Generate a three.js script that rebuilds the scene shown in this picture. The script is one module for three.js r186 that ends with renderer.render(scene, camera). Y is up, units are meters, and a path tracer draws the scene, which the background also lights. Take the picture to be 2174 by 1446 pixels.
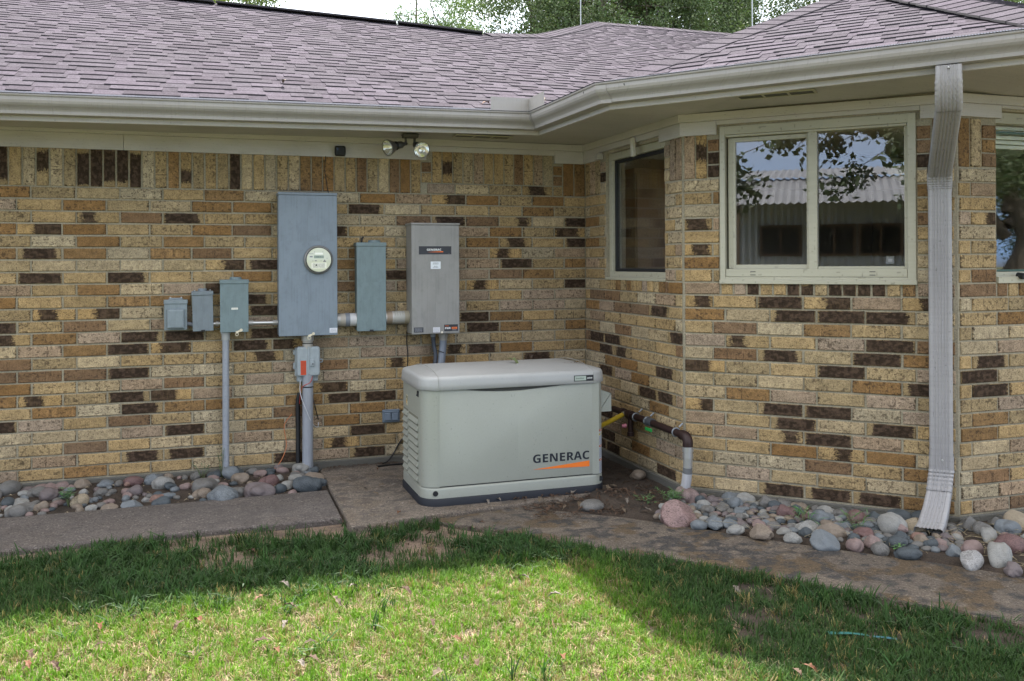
import * as THREE from 'three';
import { mergeGeometries } from 'three/addons/utils/BufferGeometryUtils.js';
import { RoundedBoxGeometry } from 'three/addons/geometries/RoundedBoxGeometry.js';
import { FontLoader } from 'three/addons/loaders/FontLoader.js';
import { TextGeometry } from 'three/addons/geometries/TextGeometry.js';

// ---------------------------------------------------------------- camera, sky, sun, exposure
const scene = new THREE.Scene();
const camera = new THREE.PerspectiveCamera(2 * Math.atan(723 / 1899) * 180 / Math.PI, 2174 / 1446, 0.05, 900);
{
  const yaw = 0.3238, pitch = 0.0021, roll = -0.005;
  const F = new THREE.Vector3(Math.sin(yaw) * Math.cos(pitch), Math.sin(pitch), -Math.cos(yaw) * Math.cos(pitch));
  const R0 = new THREE.Vector3(Math.cos(yaw), 0, Math.sin(yaw)), U0 = new THREE.Vector3().crossVectors(R0, F);
  const R = R0.clone().multiplyScalar(Math.cos(roll)).addScaledVector(U0, Math.sin(roll));
  const U = R0.clone().multiplyScalar(-Math.sin(roll)).addScaledVector(U0, Math.cos(roll));
  camera.quaternion.setFromRotationMatrix(new THREE.Matrix4().makeBasis(R, U, F.clone().negate()));
  camera.position.set(-2.708, 1.34, 6.179);
  camera.setViewOffset(2174, 1446, 13.55, 169.4, 2174, 1446);
}
const mix0 = (a, b, t) => a + (b - a) * t;
const SUN = new THREE.Vector3(0.4, 2.36, -1.45).normalize();
{
  const W = 512, H = 256, d = new Float32Array(W * H * 4);
  const zen = [0.70, 0.685, 0.67], hor = [0.33, 0.54, 0.86], SKY = 1.22;
  for (let r = 0; r < H; r++) for (let c = 0; c < W; c++) {
    const up = ((r + 0.5) / H - 0.5) * Math.PI, az = ((c + 0.5) / W - 0.5) * 2 * Math.PI, y = Math.sin(up);
    const cs = Math.cos(az) * Math.cos(up) * SUN.x + y * SUN.y + Math.sin(az) * Math.cos(up) * SUN.z;
    const k = Math.pow(1 - Math.max(0, y), 4.5), glow = 0.55 * Math.pow(Math.max(0, cs), 10);
    for (let i = 0; i < 3; i++) {
      const s = (zen[i] * (1 - k) + hor[i] * k) * mix0([0.70, 0.72, 0.77][i], 1, cs * cs);
      d[(r * W + c) * 4 + i] = SKY * (y < 0 ? 0.16 : s + glow * [1, 0.95, 0.85][i]);
    }
    d[(r * W + c) * 4 + 3] = 1;
  }
  const t = new THREE.DataTexture(d, W, H, THREE.RGBAFormat, THREE.FloatType);
  t.mapping = THREE.EquirectangularReflectionMapping; t.magFilter = THREE.LinearFilter; t.needsUpdate = true;
  scene.background = t; scene.environment = t;
}
const sun = new THREE.DirectionalLight(new THREE.Color().setRGB(1, 0.955, 0.88), 4.4);
sun.position.copy(SUN).multiplyScalar(40); sun.castShadow = true; sun.shadow.radius = 1;
sun.shadow.mapSize.set(4096, 4096);
Object.assign(sun.shadow.camera, { left: -22, right: 22, top: 22, bottom: -22, near: 1, far: 90 });
scene.add(sun); scene.add(sun.target);
const renderer = new THREE.WebGLRenderer({ antialias: true });
renderer.toneMapping = THREE.LinearToneMapping;
renderer.toneMappingExposure = 4.2;
renderer.shadowMap.enabled = true; renderer.shadowMap.type = THREE.PCFSoftShadowMap;

// ---------------------------------------------------------------- random numbers, noise, textures
function rng(seed) { let a = seed >>> 0; return () => { a = (a + 0x6d2b79f5) | 0; let t = Math.imul(a ^ (a >>> 15), 1 | a); t = (t + Math.imul(t ^ (t >>> 7), 61 | t)) ^ t; return ((t ^ (t >>> 14)) >>> 0) / 4294967296; }; }
const rnd = rng(7), NT = new Float32Array(65536);
for (let i = 0; i < 65536; i++) NT[i] = rnd();
function vn(x, y) {
  const xi = Math.floor(x), yi = Math.floor(y), fx = x - xi, fy = y - yi, a = fx * fx * (3 - 2 * fx), b = fy * fy * (3 - 2 * fy);
  const x0 = xi & 255, x1 = (xi + 1) & 255, y0 = (yi & 255) << 8, y1 = ((yi + 1) & 255) << 8;
  return (NT[y0 + x0] * (1 - a) + NT[y0 + x1] * a) * (1 - b) + (NT[y1 + x0] * (1 - a) + NT[y1 + x1] * a) * b;
}
const fbm = (x, y, n = 4) => { let s = 0, w = 0.5, t = 0; for (let i = 0; i < n; i++) { s += w * vn(x, y); t += w; w *= 0.55; x = x * 2 + 17; y = y * 2 + 31; } return s / t; };
const cl = (v) => (v < 0 ? 0 : v > 1 ? 1 : v), ss = (a, b, x) => { const t = cl((x - a) / (b - a)); return t * t * (3 - 2 * t); }, mix = (a, b, t) => a + (b - a) * t;
const toS = (v) => { v = cl(v); return v <= 0.0031308 ? v * 12.92 : 1.055 * Math.pow(v, 1 / 2.4) - 0.055; };
const S8 = new Uint8Array(4097); for (let i = 0; i < 4097; i++) S8[i] = Math.round(toS(i / 4096) * 255);
function tex(w, h, fn, srgb = true, rx = 1, ry = 1) {       // fn(x, y, out) fills out with three linear values
  const d = new Uint8Array(w * h * 4), o = [0, 0, 0];
  for (let y = 0, p = 0; y < h; y++) for (let x = 0; x < w; x++, p += 4) {
    fn(x, y, o);
    for (let c = 0; c < 3; c++) d[p + c] = srgb ? S8[Math.round(cl(o[c]) * 4096)] : Math.round(cl(o[c]) * 255);
    d[p + 3] = 255;
  }
  const t = new THREE.DataTexture(d, w, h, THREE.RGBAFormat); t.magFilter = THREE.LinearFilter; t.minFilter = THREE.LinearMipmapLinearFilter;
  t.generateMipmaps = true; t.wrapS = t.wrapT = THREE.RepeatWrapping; if (srgb) t.colorSpace = THREE.SRGBColorSpace; t.repeat.set(rx, ry); t.needsUpdate = true;
  return t;
}
const grey = (o, v) => { o[0] = o[1] = o[2] = v; };
const std = (rgb, roughness = 0.8, more = {}) => new THREE.MeshStandardMaterial({ color: new THREE.Color().setRGB(...rgb), roughness, metalness: 0, ...more });

// bricks: an atlas of 8 x 28 looks in seven classes
const CLASS = { l: [0, 5], b: [5, 13], o: [13, 17], p: [17, 21], n: [21, 23], d: [23, 26], m: [26, 28] };
const BASE = { l: [0.45, 0.36, 0.225], b: [0.385, 0.282, 0.148], o: [0.27, 0.16, 0.068], p: [0.36, 0.27, 0.185], n: [0.215, 0.135, 0.075], d: [0.034, 0.023, 0.0165], m: [0.40, 0.28, 0.135] };
const AW = 2048, AH = 2044, CW = 256, CH = 73;
const looks = [];
for (let r = 0; r < 28; r++) for (let c = 0; c < 8; c++) {
  const k = Object.keys(CLASS).find((q) => r >= CLASS[q][0] && r < CLASS[q][1]), t = 0.86 + 0.28 * rnd(), h = (rnd() - 0.5) * 0.10;
  looks.push({ k, s: rnd() * 900, t, rgb: [BASE[k][0] * t * (1 + h), BASE[k][1] * t, BASE[k][2] * t * (1 - h * 1.6)], endA: rnd(), endB: rnd(), pit: rnd(), drag: rnd(), mid: 0.25 + 0.5 * rnd(), wid: 0.2 + 0.3 * rnd() });
}
const brickH = new Float32Array(AW * AH);
const brickMap = tex(AW, AH, (X, Y, o) => {
  const c = X >> 8, r = (Y / CH) | 0, L = looks[r * 8 + c], x = X - c * CW, y = Y - r * CH, s = L.s;
  const n1 = fbm(x / 34 + s, y / 26 + s, 3), n2 = vn(x / 5 + s * 3, y / 5), n3 = vn(x / 1.9 + s, y / 1.9 + s), dr = vn(x / 4.5 + s, y / 40 + s * 2);
  let v = 0.78 + 0.42 * (n1 - 0.5) + 0.36 * (n2 - 0.5) + 0.42 * (n3 - 0.5) + 0.30 * L.drag * (dr - 0.5) * 2 * ss(0.4, 0.7, n1) + 0.1;
  const e = Math.min(x, CW - 1 - x) / CW, ey = Math.min(y, CH - 1 - y) / CH;
  let dark = 0;
  const U = x / CW, rag = 0.10 * (n1 - 0.5) + 0.05 * (n2 - 0.5) + 0.07 * (vn(x / 9 + s, y / 3 + s) - 0.5), hair = vn(x / 3.2 + s * 2, y / 22 + s);
  const fl = ss(0.030, 0.012, Math.min(e + rag * 0.25, ey * 0.34 + 0.004) + 0.012 * (n2 - 0.5));      // worn pale arrises
  if (L.k === 'm') dark = ss(-0.02, 0.05, L.wid * 0.8 + rag * 1.6 - Math.abs(U - L.mid)) * (0.90 + 0.10 * hair);
  if (L.k === 'd') { const a0 = L.endA > 0.6 ? 0.13 : L.endA > 0.3 ? 0.03 : -0.1, b0 = L.endB > 0.6 ? 0.87 : L.endB > 0.3 ? 0.97 : 1.1; dark = ss(-0.02, 0.03, U - a0 + rag) * ss(-0.02, 0.03, b0 - U + rag) * (1 - 0.8 * fl * (n1 > 0.46 ? 1 : 0.2)) * (0.95 + 0.05 * hair); }
  else {
    const endD = Math.min(L.endA > 0.4 ? U : 1, L.endB > 0.4 ? 1 - U : 1), sm = ss(0.052, 0.02, endD + rag * 0.55) * ss(0.42, 0.6, vn(x / 7 + s, y / 6 + s * 4)) * 0.85;
    const streak = ss(0.02, 0.004, Math.abs(U - L.mid + 0.02 * (vn(y / 9 + s, s) - 0.5))) * (L.drag > 0.72 ? 0.8 : 0) * ss(0.3, 0.6, vn(x / 4, y / 11 + s));
    const scuff = ss(0.55, 0.74, fbm(x / 15 + s * 5, y / 11 + 3, 3) + 0.10 * (hair - 0.5)) * (L.drag > 0.4 ? 0.85 : 0.45) * (0.55 + 0.45 * n3);
    dark = Math.max(dark, sm, streak, scuff);
  }
  const pit = ss(0.80 - 0.12 * L.pit, 0.92, vn(x / 3.0 + s * 7, y / 3.0 + 9));
  dark = Math.max(dark, pit * 0.8);
  const D = BASE.d, wob = 0.7 + 1.3 * ss(0.35, 0.75, fbm(x / 20 + s * 9, y / 14, 3)) + 0.5 * (n3 - 0.5);
  for (let i = 0; i < 3; i++) { const a = (L.k === 'd' ? BASE.b[i] * 0.85 : L.rgb[i]) * v; o[i] = mix(a, D[i] * wob * [1.15, 1.1, 1.05][i], dark); }
  brickH[Y * AW + X] = 0.55 + 0.25 * (n2 - 0.5) + 0.28 * (n3 - 0.5) + 0.35 * (n1 - 0.5) - 0.55 * pit - 0.25 * ss(0.03, 0, Math.min(e, ey * 0.3));
});
const brickBump = tex(AW, AH, (x, y, o) => grey(o, brickH[y * AW + x]), false);
const brickMat = new THREE.MeshPhysicalMaterial({ color: 0xffffff, roughness: 0.95, specularIntensity: 0.3, map: brickMap, bumpMap: brickBump, bumpScale: 0.0045 });
const mortarMap = tex(512, 512, (x, y, o) => { const n = fbm(x / 60, y / 60, 4), m = vn(x / 2.2, y / 2.2), v = 0.72 + 0.35 * (n - 0.5) + 0.42 * (m - 0.5) + 0.15; o[0] = 0.32 * v; o[1] = 0.285 * v; o[2] = 0.205 * v; });
const mortarMat = std([1, 1, 1], 0.97, { map: mortarMap, bumpMap: mortarMap, bumpScale: 0.004 });

const concTex = (tint, stain, seed, oc) => tex(1024, 1024, (x, y, o) => {
  const u = x / 256 + seed, v = y / 256 + seed * 2, a = fbm(u * 1.5, v * 1.5, 5), b = fbm(u * 8 + 9, v * 10, 5), f = vn(x / 1.7, y / 1.7), g = vn(x / 4 + 50, y / 4), w = 0.72 + 0.5 * (a - 0.5) + 0.65 * (f - 0.5) + 0.35 * (g - 0.5) + 0.12;
  const dk = ss(0.46, 0.74, b + 0.3 * (a - 0.5) + 0.16 * (f - 0.5)) * stain * (0.5 + 0.7 * g), ochre = ss(0.5, 0.62, fbm(u * 3 + 40, v * 3 + 7, 4)) * oc, pale = ss(0.74, 0.92, vn(x / 3.4 + 90, y / 3.4 + 7)) * 0.75, hole = ss(0.76, 0.92, vn(x / 3.8 + 30, y / 3.8 + 57)) * 0.6;
  for (let i = 0; i < 3; i++) { let c = tint[i] * w; c = mix(c, [0.115, 0.070, 0.026][i] * w, ochre); c = mix(c, [0.036, 0.034, 0.034][i], cl(dk)); o[i] = mix(c, c * 1.9 + 0.03, pale) * (1 - hole); }
});
const concBump = tex(512, 512, (x, y, o) => grey(o, 0.5 + 0.5 * (vn(x / 2.2, y / 2.2) - 0.5) + 0.6 * (vn(x / 6, y / 6) - 0.5)), false);
const rep = (t, k) => { const c = t.clone(); c.repeat.set(k, k); c.needsUpdate = true; return c; };
const padMat = std([0.80, 0.82, 0.84], 0.95, { map: rep(concTex([0.205, 0.165, 0.130], 0.6, 3, 0.22), 0.5), bumpMap: rep(concBump, 2), bumpScale: 0.004 });
const walkMat = std([0.74, 0.76, 0.80], 0.95, { map: rep(concTex([0.155, 0.130, 0.112], 0.35, 11, 0.06), 0.5), bumpMap: rep(concBump, 2), bumpScale: 0.004 });
const mossMat = std([0.70, 0.72, 0.74], 0.95, { map: rep(concTex([0.165, 0.130, 0.098], 1.05, 23, 0.75), 0.55), bumpMap: rep(concBump, 2), bumpScale: 0.005 });
const foundMat = std([0.10, 0.097, 0.085], 0.95, { bumpMap: rep(concBump, 2), bumpScale: 0.004 });
const soilMap = tex(1024, 1024, (x, y, o) => { const a = fbm(x / 90, y / 90, 5), f = vn(x / 2, y / 2), g = vn(x / 7 + 9, y / 7), w = 0.68 + 0.8 * (a - 0.5) + 0.5 * (f - 0.5) + 0.4 * (g - 0.5), p = ss(0.8, 0.95, vn(x / 5 + 40, y / 3)) * 0.6; o[0] = mix(0.235 * w, 0.36, p); o[1] = mix(0.178 * w, 0.30, p); o[2] = mix(0.135 * w, 0.2, p); });
const soilMat = std([0.72, 0.68, 0.66], 1, { map: rep(soilMap, 0.8), bumpMap: rep(soilMap, 0.8), bumpScale: 0.02 });
const bedMat = std([0.25, 0.235, 0.22], 1, { map: rep(soilMap, 1.3), bumpMap: rep(soilMap, 1.3), bumpScale: 0.02 });
const turfMap = tex(1024, 1024, (x, y, o) => { const a = fbm(x / 120, y / 120, 5), f = vn(x / 2, y / 2), w = 0.7 + 0.7 * (a - 0.5) + 0.7 * (f - 0.5); const d = ss(0.4, 0.7, vn(x / 9 + 70, y / 9)); o[0] = mix(0.075, 0.20, d) * w; o[1] = mix(0.105, 0.165, d) * w; o[2] = mix(0.03, 0.085, d) * w; });
const turfMat = std([1, 1, 1], 1, { map: rep(turfMap, 0.6), bumpMap: rep(turfMap, 0.6), bumpScale: 0.02 });

const trimTex = tex(512, 512, (x, y, o) => { const g = fbm(x / 70, y / 2.4, 4), b = fbm(x / 120 + 5, y / 120, 3), w = 0.90 + 0.16 * (g - 0.5) + 0.26 * (b - 0.5) - 0.35 * ss(0.9, 0.97, vn(x / 3, y / 3 + 60)); o[0] = w; o[1] = w; o[2] = w * 0.985; });
const trimMat = std([0.46, 0.437, 0.42], 0.62, { map: rep(trimTex, 1.2), bumpMap: rep(trimTex, 1.2), bumpScale: 0.0015 });
const soffitMat = std([0.45, 0.43, 0.41], 0.7, { map: rep(trimTex, 0.7) });
const gutterTex = tex(1024, 256, (x, y, o) => { const a = fbm(x / 60, y / 60, 3), d = ss(0.62, 0.9, vn(x / 5 + 3, y / 160)), e = ss(0.80, 0.93, vn(x / 2.4 + 70, y / 4)); grey(o, 0.97 + 0.16 * (a - 0.5) - 0.05 * d - 0.12 * e); }), gutterMat = std([0.30, 0.286, 0.27], 0.42, { map: rep(gutterTex, 0.7) });
const spoutMat = std([0.31, 0.302, 0.308], 0.42, { map: rep(trimTex, 0.5) });
const blotch = tex(512, 512, (x, y, o) => { const a = fbm(x / 50, y / 70, 4), b = ss(0.60, 0.78, fbm(x / 22 + 30, y / 26, 3)) + 1.1 * ss(0.58, 0.85, vn(x / 5 + 9, y / 110)) + 1.6 * ss(0.86, 0.96, vn(x / 3 + 50, y / 5)), f = vn(x / 1.6, y / 1.6); grey(o, 0.95 + 0.26 * (a - 0.5) - 0.07 * b + 0.05 * (f - 0.5)); });
const paintFine = tex(256, 256, (x, y, o) => grey(o, 0.5 + 0.5 * (vn(x / 1.5, y / 1.5) - 0.5)), false);
const paint = (rgb, rough = 0.5, k = 2) => std(rgb, rough, { map: rep(blotch, k), bumpMap: rep(paintFine, 18), bumpScale: 0.0003 });
const greyBlue = paint([0.175, 0.215, 0.255], 0.42, 1.6), greyGreen = paint([0.150, 0.205, 0.215], 0.5, 3), greyMid = paint([0.160, 0.192, 0.212], 0.5, 3), greyWarm = paint([0.245, 0.24, 0.225], 0.45, 1.2), greyPale = paint([0.20, 0.242, 0.262], 0.5, 3);
const plasticGrey = std([0.26, 0.30, 0.325], 0.5), pvc = std([0.27, 0.29, 0.325], 0.45, { map: rep(blotch, 1.5) }), pvcDark = std([0.16, 0.18, 0.21], 0.5), steel = std([0.5, 0.5, 0.5], 0.34, { metalness: 0.85 }), galv = std([0.42, 0.41, 0.39], 0.45, { metalness: 0.4, map: rep(blotch, 4) });
const black = std([0.006, 0.006, 0.007], 0.55), nearBlack = std([0.009, 0.010, 0.012], 0.65), darkBronze = std([0.085, 0.083, 0.078], 0.45, { metalness: 0.3 }), white = std([0.72, 0.72, 0.72], 0.55);
const almond = std([0.42, 0.402, 0.312], 0.42, { map: rep(trimTex, 0.4) }), orange = std([0.72, 0.16, 0.01], 0.5), glassMat = new THREE.MeshPhysicalMaterial({ color: 0xffffff, roughness: 0, metalness: 0, transmission: 1, thickness: 0, ior: 1.68 });

// ---------------------------------------------------------------- naming and small builders
const taken = {};
const numbered = (n) => { const k = taken[n] = (taken[n] ?? -1) + 1; return k ? n + '_' + String(k).padStart(3, '0') : n; };
const shade = (m) => { m.castShadow = m.receiveShadow = true; return m; };
function thing(name, label, category, pos = [0, 0, 0], group) { const g = new THREE.Group(); g.name = numbered(name); g.position.set(...pos); g.userData = { label, category }; if (group) g.userData.group = group; scene.add(g); return g; }
function tag(o, label, category, group) { Object.assign(o.userData, { label, category }); if (group) o.userData.group = group; return o; }
function part(name, geo, mat, parent) { const m = shade(new THREE.Mesh(Array.isArray(geo) ? merge(geo) : geo, mat)); m.name = name; parent.add(m); return m; }
function top(name, geo, mat) { const m = shade(new THREE.Mesh(Array.isArray(geo) ? merge(geo) : geo, mat)); m.name = numbered(name); scene.add(m); return m; }
function structure(name, geo, mat) { const m = top(name, geo, mat); m.userData.kind = 'structure'; return m; }
function merge(list) { return mergeGeometries(list.map((g) => { const q = g.index ? g.toNonIndexed() : g.clone(); for (const k of Object.keys(q.attributes)) if (!['position', 'normal', 'uv'].includes(k)) q.deleteAttribute(k); return q; })); }
// box with uv in metres, edges slightly rounded when r > 0
function bx(x0, x1, y0, y1, z0, z1, r = 0) {
  const a = x1 - x0, b = y1 - y0, c = z1 - z0, g = r > 0 ? new RoundedBoxGeometry(a, b, c, 2, Math.min(r, a / 2.1, b / 2.1, c / 2.1)) : new THREE.BoxGeometry(a, b, c);
  g.translate((x0 + x1) / 2, (y0 + y1) / 2, (z0 + z1) / 2); return metre(g);
}
function metre(g) {                                           // uv in metres from the face's main direction
  const q = g.index ? g.toNonIndexed() : g, p = q.attributes.position, n = q.attributes.normal, uv = new Float32Array(p.count * 2);
  for (let i = 0; i < p.count; i++) {
    const f = i - (i % 3); let ax = 0, ay = 0, az = 0;
    for (let k = 0; k < 3; k++) { ax += Math.abs(n.getX(f + k)); ay += Math.abs(n.getY(f + k)); az += Math.abs(n.getZ(f + k)); }
    const X = p.getX(i), Y = p.getY(i), Z = p.getZ(i);
    if (ay >= ax && ay >= az) { uv[2 * i] = X; uv[2 * i + 1] = Z; } else if (ax > az) { uv[2 * i] = Z; uv[2 * i + 1] = Y; } else { uv[2 * i] = X; uv[2 * i + 1] = Y; }
  }
  q.setAttribute('uv', new THREE.BufferAttribute(uv, 2)); return q;
}
function tube(pts, r, seg = 24, rad = 10, curve = true) { const v = pts.map((p) => new THREE.Vector3(...p)); let c; if (curve) c = new THREE.CatmullRomCurve3(v, false, 'centripetal'); else { c = new THREE.CurvePath(); for (let i = 1; i < v.length; i++) c.add(new THREE.LineCurve3(v[i - 1], v[i])); } return new THREE.TubeGeometry(c, seg, r, rad, false); }
function cyl(a, b, r0, r1 = r0, rad = 16, open = false) { const A = new THREE.Vector3(...a), B = new THREE.Vector3(...b), d = B.clone().sub(A), g = new THREE.CylinderGeometry(r1, r0, d.length(), rad, 1, open); g.applyQuaternion(new THREE.Quaternion().setFromUnitVectors(new THREE.Vector3(0, 1, 0), d.normalize())); return g.translate((A.x + B.x) / 2, (A.y + B.y) / 2, (A.z + B.z) / 2); }
function quadGeo(list) {                                       // list of [a, b, c, d] corner arrays (counter-clockwise) -> flat faces, uv in metres
  const P = []; for (const [a, b, c, d] of list) { P.push(...a, ...b, ...c); if (d) P.push(...a, ...c, ...d); }
  const g = new THREE.BufferGeometry(); g.setAttribute('position', new THREE.Float32BufferAttribute(P, 3)); g.computeVertexNormals(); return metre(g);
}
function canvasTex(w, h, draw) { const c = document.createElement('canvas'); c.width = w; c.height = h; const x = c.getContext('2d'); draw(x, w, h); const t = new THREE.CanvasTexture(c); t.colorSpace = THREE.SRGBColorSpace; return t; }
function sticker(name, parent, x0, x1, y0, y1, z, w, h, draw, rough = 0.5) {   // a printed label 1 mm thick
  const g = new THREE.BoxGeometry(x1 - x0, y1 - y0, 0.001).translate((x0 + x1) / 2, (y0 + y1) / 2, z);
  return part(name, g, std([1, 1, 1], rough, { map: canvasTex(w, h, draw) }), parent);
}
const font = await new FontLoader().loadAsync('fonts/droid/droid_sans_bold.typeface.json');
function lettering(text, x0, x1, y0, y1, z) {                  // text stretched into a rectangle
  const g = new TextGeometry(text, { font, size: 1, depth: 0.001, curveSegments: 5, bevelEnabled: false }); g.computeBoundingBox(); const b = g.boundingBox;
  const sx = (x1 - x0) / (b.max.x - b.min.x), sy = (y1 - y0) / (b.max.y - b.min.y);
  g.translate(-b.min.x, -b.min.y, 0).scale(sx, sy, 1).translate(x0, y0, z); return g;
}

// ---------------------------------------------------------------- the house: measures
const BH = 0.0762, BL = 0.254, LR = 1.447, DF = 1.0343, S2 = Math.SQRT1_2, FL = DF / S2, T8 = Math.SQRT2 - 1;
const EYE = camera.position;
const ZR = 2.68;                                                 // the right eave stands farther out than its wall
// the eaves run along the main wall, turn at the inner corner, then along the return, the slanting face and the right wall; o is how far they stand out
const eave = [(o) => [-9, o], (o) => [-o, o], (o) => [-o, LR + T8 * o], (o) => [ZR - LR - T8 * o, ZR + o], (o) => [5.6, ZR + o]];
const eaveWall = [eave[0], eave[1], eave[2], (o) => [DF - T8 * o, LR + DF + o], (o) => [5.6, LR + DF + o]];
const DY = [-0.108, 0.010, 0.000, 0.054, 0.054];                 // the gutters and the roof's edge are not quite level
function sweep(profile, i0, i1, closed = true, line = eave) {
  const dy = (i, o) => (line === eave ? DY[i] * cl(o / 0.577) : 0);               // profile [[o, y], ...] carried along the eave from corner i0 to i1, mitred
  const Q = [], n = profile.length;
  for (let i = i0; i < i1; i++) for (let k = 0; k < (closed ? n : n - 1); k++) {
    const [o0, y0] = profile[k], [o1, y1] = profile[(k + 1) % n], a = line[i](o0), b = line[i + 1](o0), c = line[i + 1](o1), d = line[i](o1);
    Q.push([[a[0], y0 + dy(i, o0), a[1]], [b[0], y0 + dy(i + 1, o0), b[1]], [c[0], y1 + dy(i + 1, o1), c[1]], [d[0], y1 + dy(i, o1), d[1]]]);
  }
  if (closed) for (const [i, f] of [[i0, 1], [i1, 0]]) { const tri = THREE.ShapeUtils.triangulateShape(profile.map((p) => new THREE.Vector2(...p)), []); for (const t of tri) { const q = (f ? t : [...t].reverse()).map((j) => { const e = line[i](profile[j][0]); return [e[0], profile[j][1] + dy(i, profile[j][0]), e[1]]; }); Q.push(q); } }
  return quadGeo(Q);
}

// ---------------------------------------------------------------- ground
const sheet = (pts, y) => { const g = new THREE.ShapeGeometry(new THREE.Shape(pts.map(([x, z]) => new THREE.Vector2(x, -z)))); g.rotateX(-Math.PI / 2); g.translate(0, y, 0); return metre(g); };
function slab(pts, y0, y1, r = 0.012) { const g = new THREE.ExtrudeGeometry(new THREE.Shape(pts.map(([x, z]) => new THREE.Vector2(x, -z))), { depth: y1 - y0 - 2 * r, bevelEnabled: true, bevelThickness: r, bevelSize: r, bevelOffset: -r, bevelSegments: 2 }); g.rotateX(-Math.PI / 2); g.translate(0, y0 + r, 0); return metre(g); }
structure('ground', sheet([[-160, -160], [160, -160], [160, 160], [-160, 160]], -0.135), turfMat);
{ // bare earth of the lawn near the house: gently uneven
  const g = new THREE.PlaneGeometry(9, 7, 180, 140).rotateX(-Math.PI / 2).translate(-1, 0, 3.2), p = g.attributes.position;
  for (let i = 0; i < p.count; i++) { const x = p.getX(i), z = p.getZ(i), e = Math.min(1, Math.min(x + 5.5, 3.5 - x, 6.7 - z) / 0.8); p.setY(i, -0.131 + 0.034 * Math.max(0, e) + 0.018 * (fbm(x * 2.2 + 9, z * 2.2, 3) - 0.5) * Math.max(0, e)); }
  g.computeVertexNormals(); structure('soil_ground', metre(g), soilMat);
}
structure('sidewalk', slab([[-6, 0.60], [-1.995, 0.575], [-2.0, 1.215], [-6, 1.225]], -0.2, -0.060), walkMat);
structure('concrete_pad', slab([[-1.985, 0.10], [-1.96, 0.0], [-0.35, 0.0], [-0.35, 1.22], [-1.45, 1.352], [-1.985, 1.437]], -0.2, -0.050), padMat);
// the slanting path: edges a little worn
{
  const A = [[-1.55, 1.382], [-1.16, 1.765], [-0.81, 2.19], [-0.48, 2.515], [-0.095, 3.0], [0.291, 3.53], [1.2, 4.7]], B = [[1.75, 4.3], [0.747, 3.128], [0.541, 2.869], [0.254, 2.573], [-0.055, 2.241], [-0.257, 1.979], [-0.509, 1.702], [-0.80, 1.46], [-1.0, 1.30]];
  structure('garden_path', slab([...A, ...B], -0.2, -0.070), mossMat);
}
const bedL = (z) => -0.032 - 0.052 * cl(z / 0.6);
const pathEdge = (x, z) => ((x + 0.80) * 1.668 - (z - 1.46) * 1.547) / 2.275;       // metres from the path's far edge towards the wall
const bedR = (x, z) => { const o = x < 0 && z < LR ? 0.3 : x > DF ? z - LR - DF : Math.max(0, (z - LR - x) * S2), n = 0.10 * (vn(x * 9 + 4, z * 9) - 0.5), heap = 0.030 * Math.exp(-((x + 0.55) ** 2 + (z - 1.42) ** 2) / 0.05), base = -0.040 - 0.018 * cl(o / 0.5) + 0.012 * (fbm(x * 7, z * 7, 3) - 0.5); return mix(-0.092, base, ss(-0.02, 0.09, pathEdge(x, z) + n) * ss(-0.46, -0.33, x + n * 0.6 + (z > 1.15 ? 0.14 : 0))) + heap; };
function bed(pts, f) { const g = new THREE.ShapeGeometry(new THREE.Shape(pts.map(([x, z]) => new THREE.Vector2(x, -z)))); g.rotateX(-Math.PI / 2); const q = metre(g), p = q.attributes.position; for (let i = 0; i < p.count; i++) p.setY(i, f(p.getX(i), p.getZ(i))); q.computeVertexNormals(); structure('stone_bed_soil', q, bedMat); }
bed([[-6, 0.0], [-4, 0], [-1.99, 0.0], [-1.99, 0.585], [-4, 0.6], [-6, 0.61]], (x, z) => bedL(z));
{ const g = new THREE.PlaneGeometry(4.2, 3.8, 210, 190).rotateX(-Math.PI / 2).translate(1.1, 0, 1.85), p = g.attributes.position; for (let i = 0; i < p.count; i++) { const x = p.getX(i), z = p.getZ(i); p.setY(i, x > 1.9 ? -0.09 : x > 0.05 && z < LR + Math.min(x, DF) - 0.08 ? -0.25 : bedR(x, z)); } g.computeVertexNormals(); structure('stone_bed_soil', metre(g), bedMat); }

// ---------------------------------------------------------------- the house
const house = thing('brick_house', 'tan brick house with a mauve shingle roof, grey eaves and white framed windows', 'house');
const WIN = { face: [0.223, 1.268, 1.222, 2.130], ret: [0.372, 1.232, 1.222, 2.108], right: [1.300 - DF, 1.300 - DF + 1.6, 1.222, 2.140] };
function wallMesh(pos, turn, u0, u1, hole) {
  const s = new THREE.Shape([[u0, -0.05], [u1, -0.05], [u1, 2.25], [u0, 2.25]].map((p) => new THREE.Vector2(...p)));
  if (hole) s.holes.push(new THREE.Path([[hole[0], hole[2]], [hole[0], hole[3]], [hole[1], hole[3]], [hole[1], hole[2]]].map((p) => new THREE.Vector2(...p))));
  const g = new THREE.ExtrudeGeometry(s, { depth: 0.15, bevelEnabled: false }).translate(0, 0, -0.15), m = part('wall', metre(g), mortarMat, house);
  m.position.set(...pos); m.rotation.y = turn; return m;
}
const wallMain = wallMesh([0, 0, 0], 0, -9, 0.1), wallReturn = wallMesh([0, 0, 0], -Math.PI / 2, -0.15, LR, WIN.ret), wallFace = wallMesh([0, 0, LR], -Math.PI / 4, 0.001, FL - 0.001, WIN.face), wallRight = wallMesh([DF, 0, LR + DF], 0, 0, 5, WIN.right);
part('foundation', sweep([[-0.1, -0.3], [0.014, -0.3], [0.012, -0.012], [0.006, -0.006], [-0.1, -0.006]], 0, 4, true, eaveWall), foundMat, house);

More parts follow.
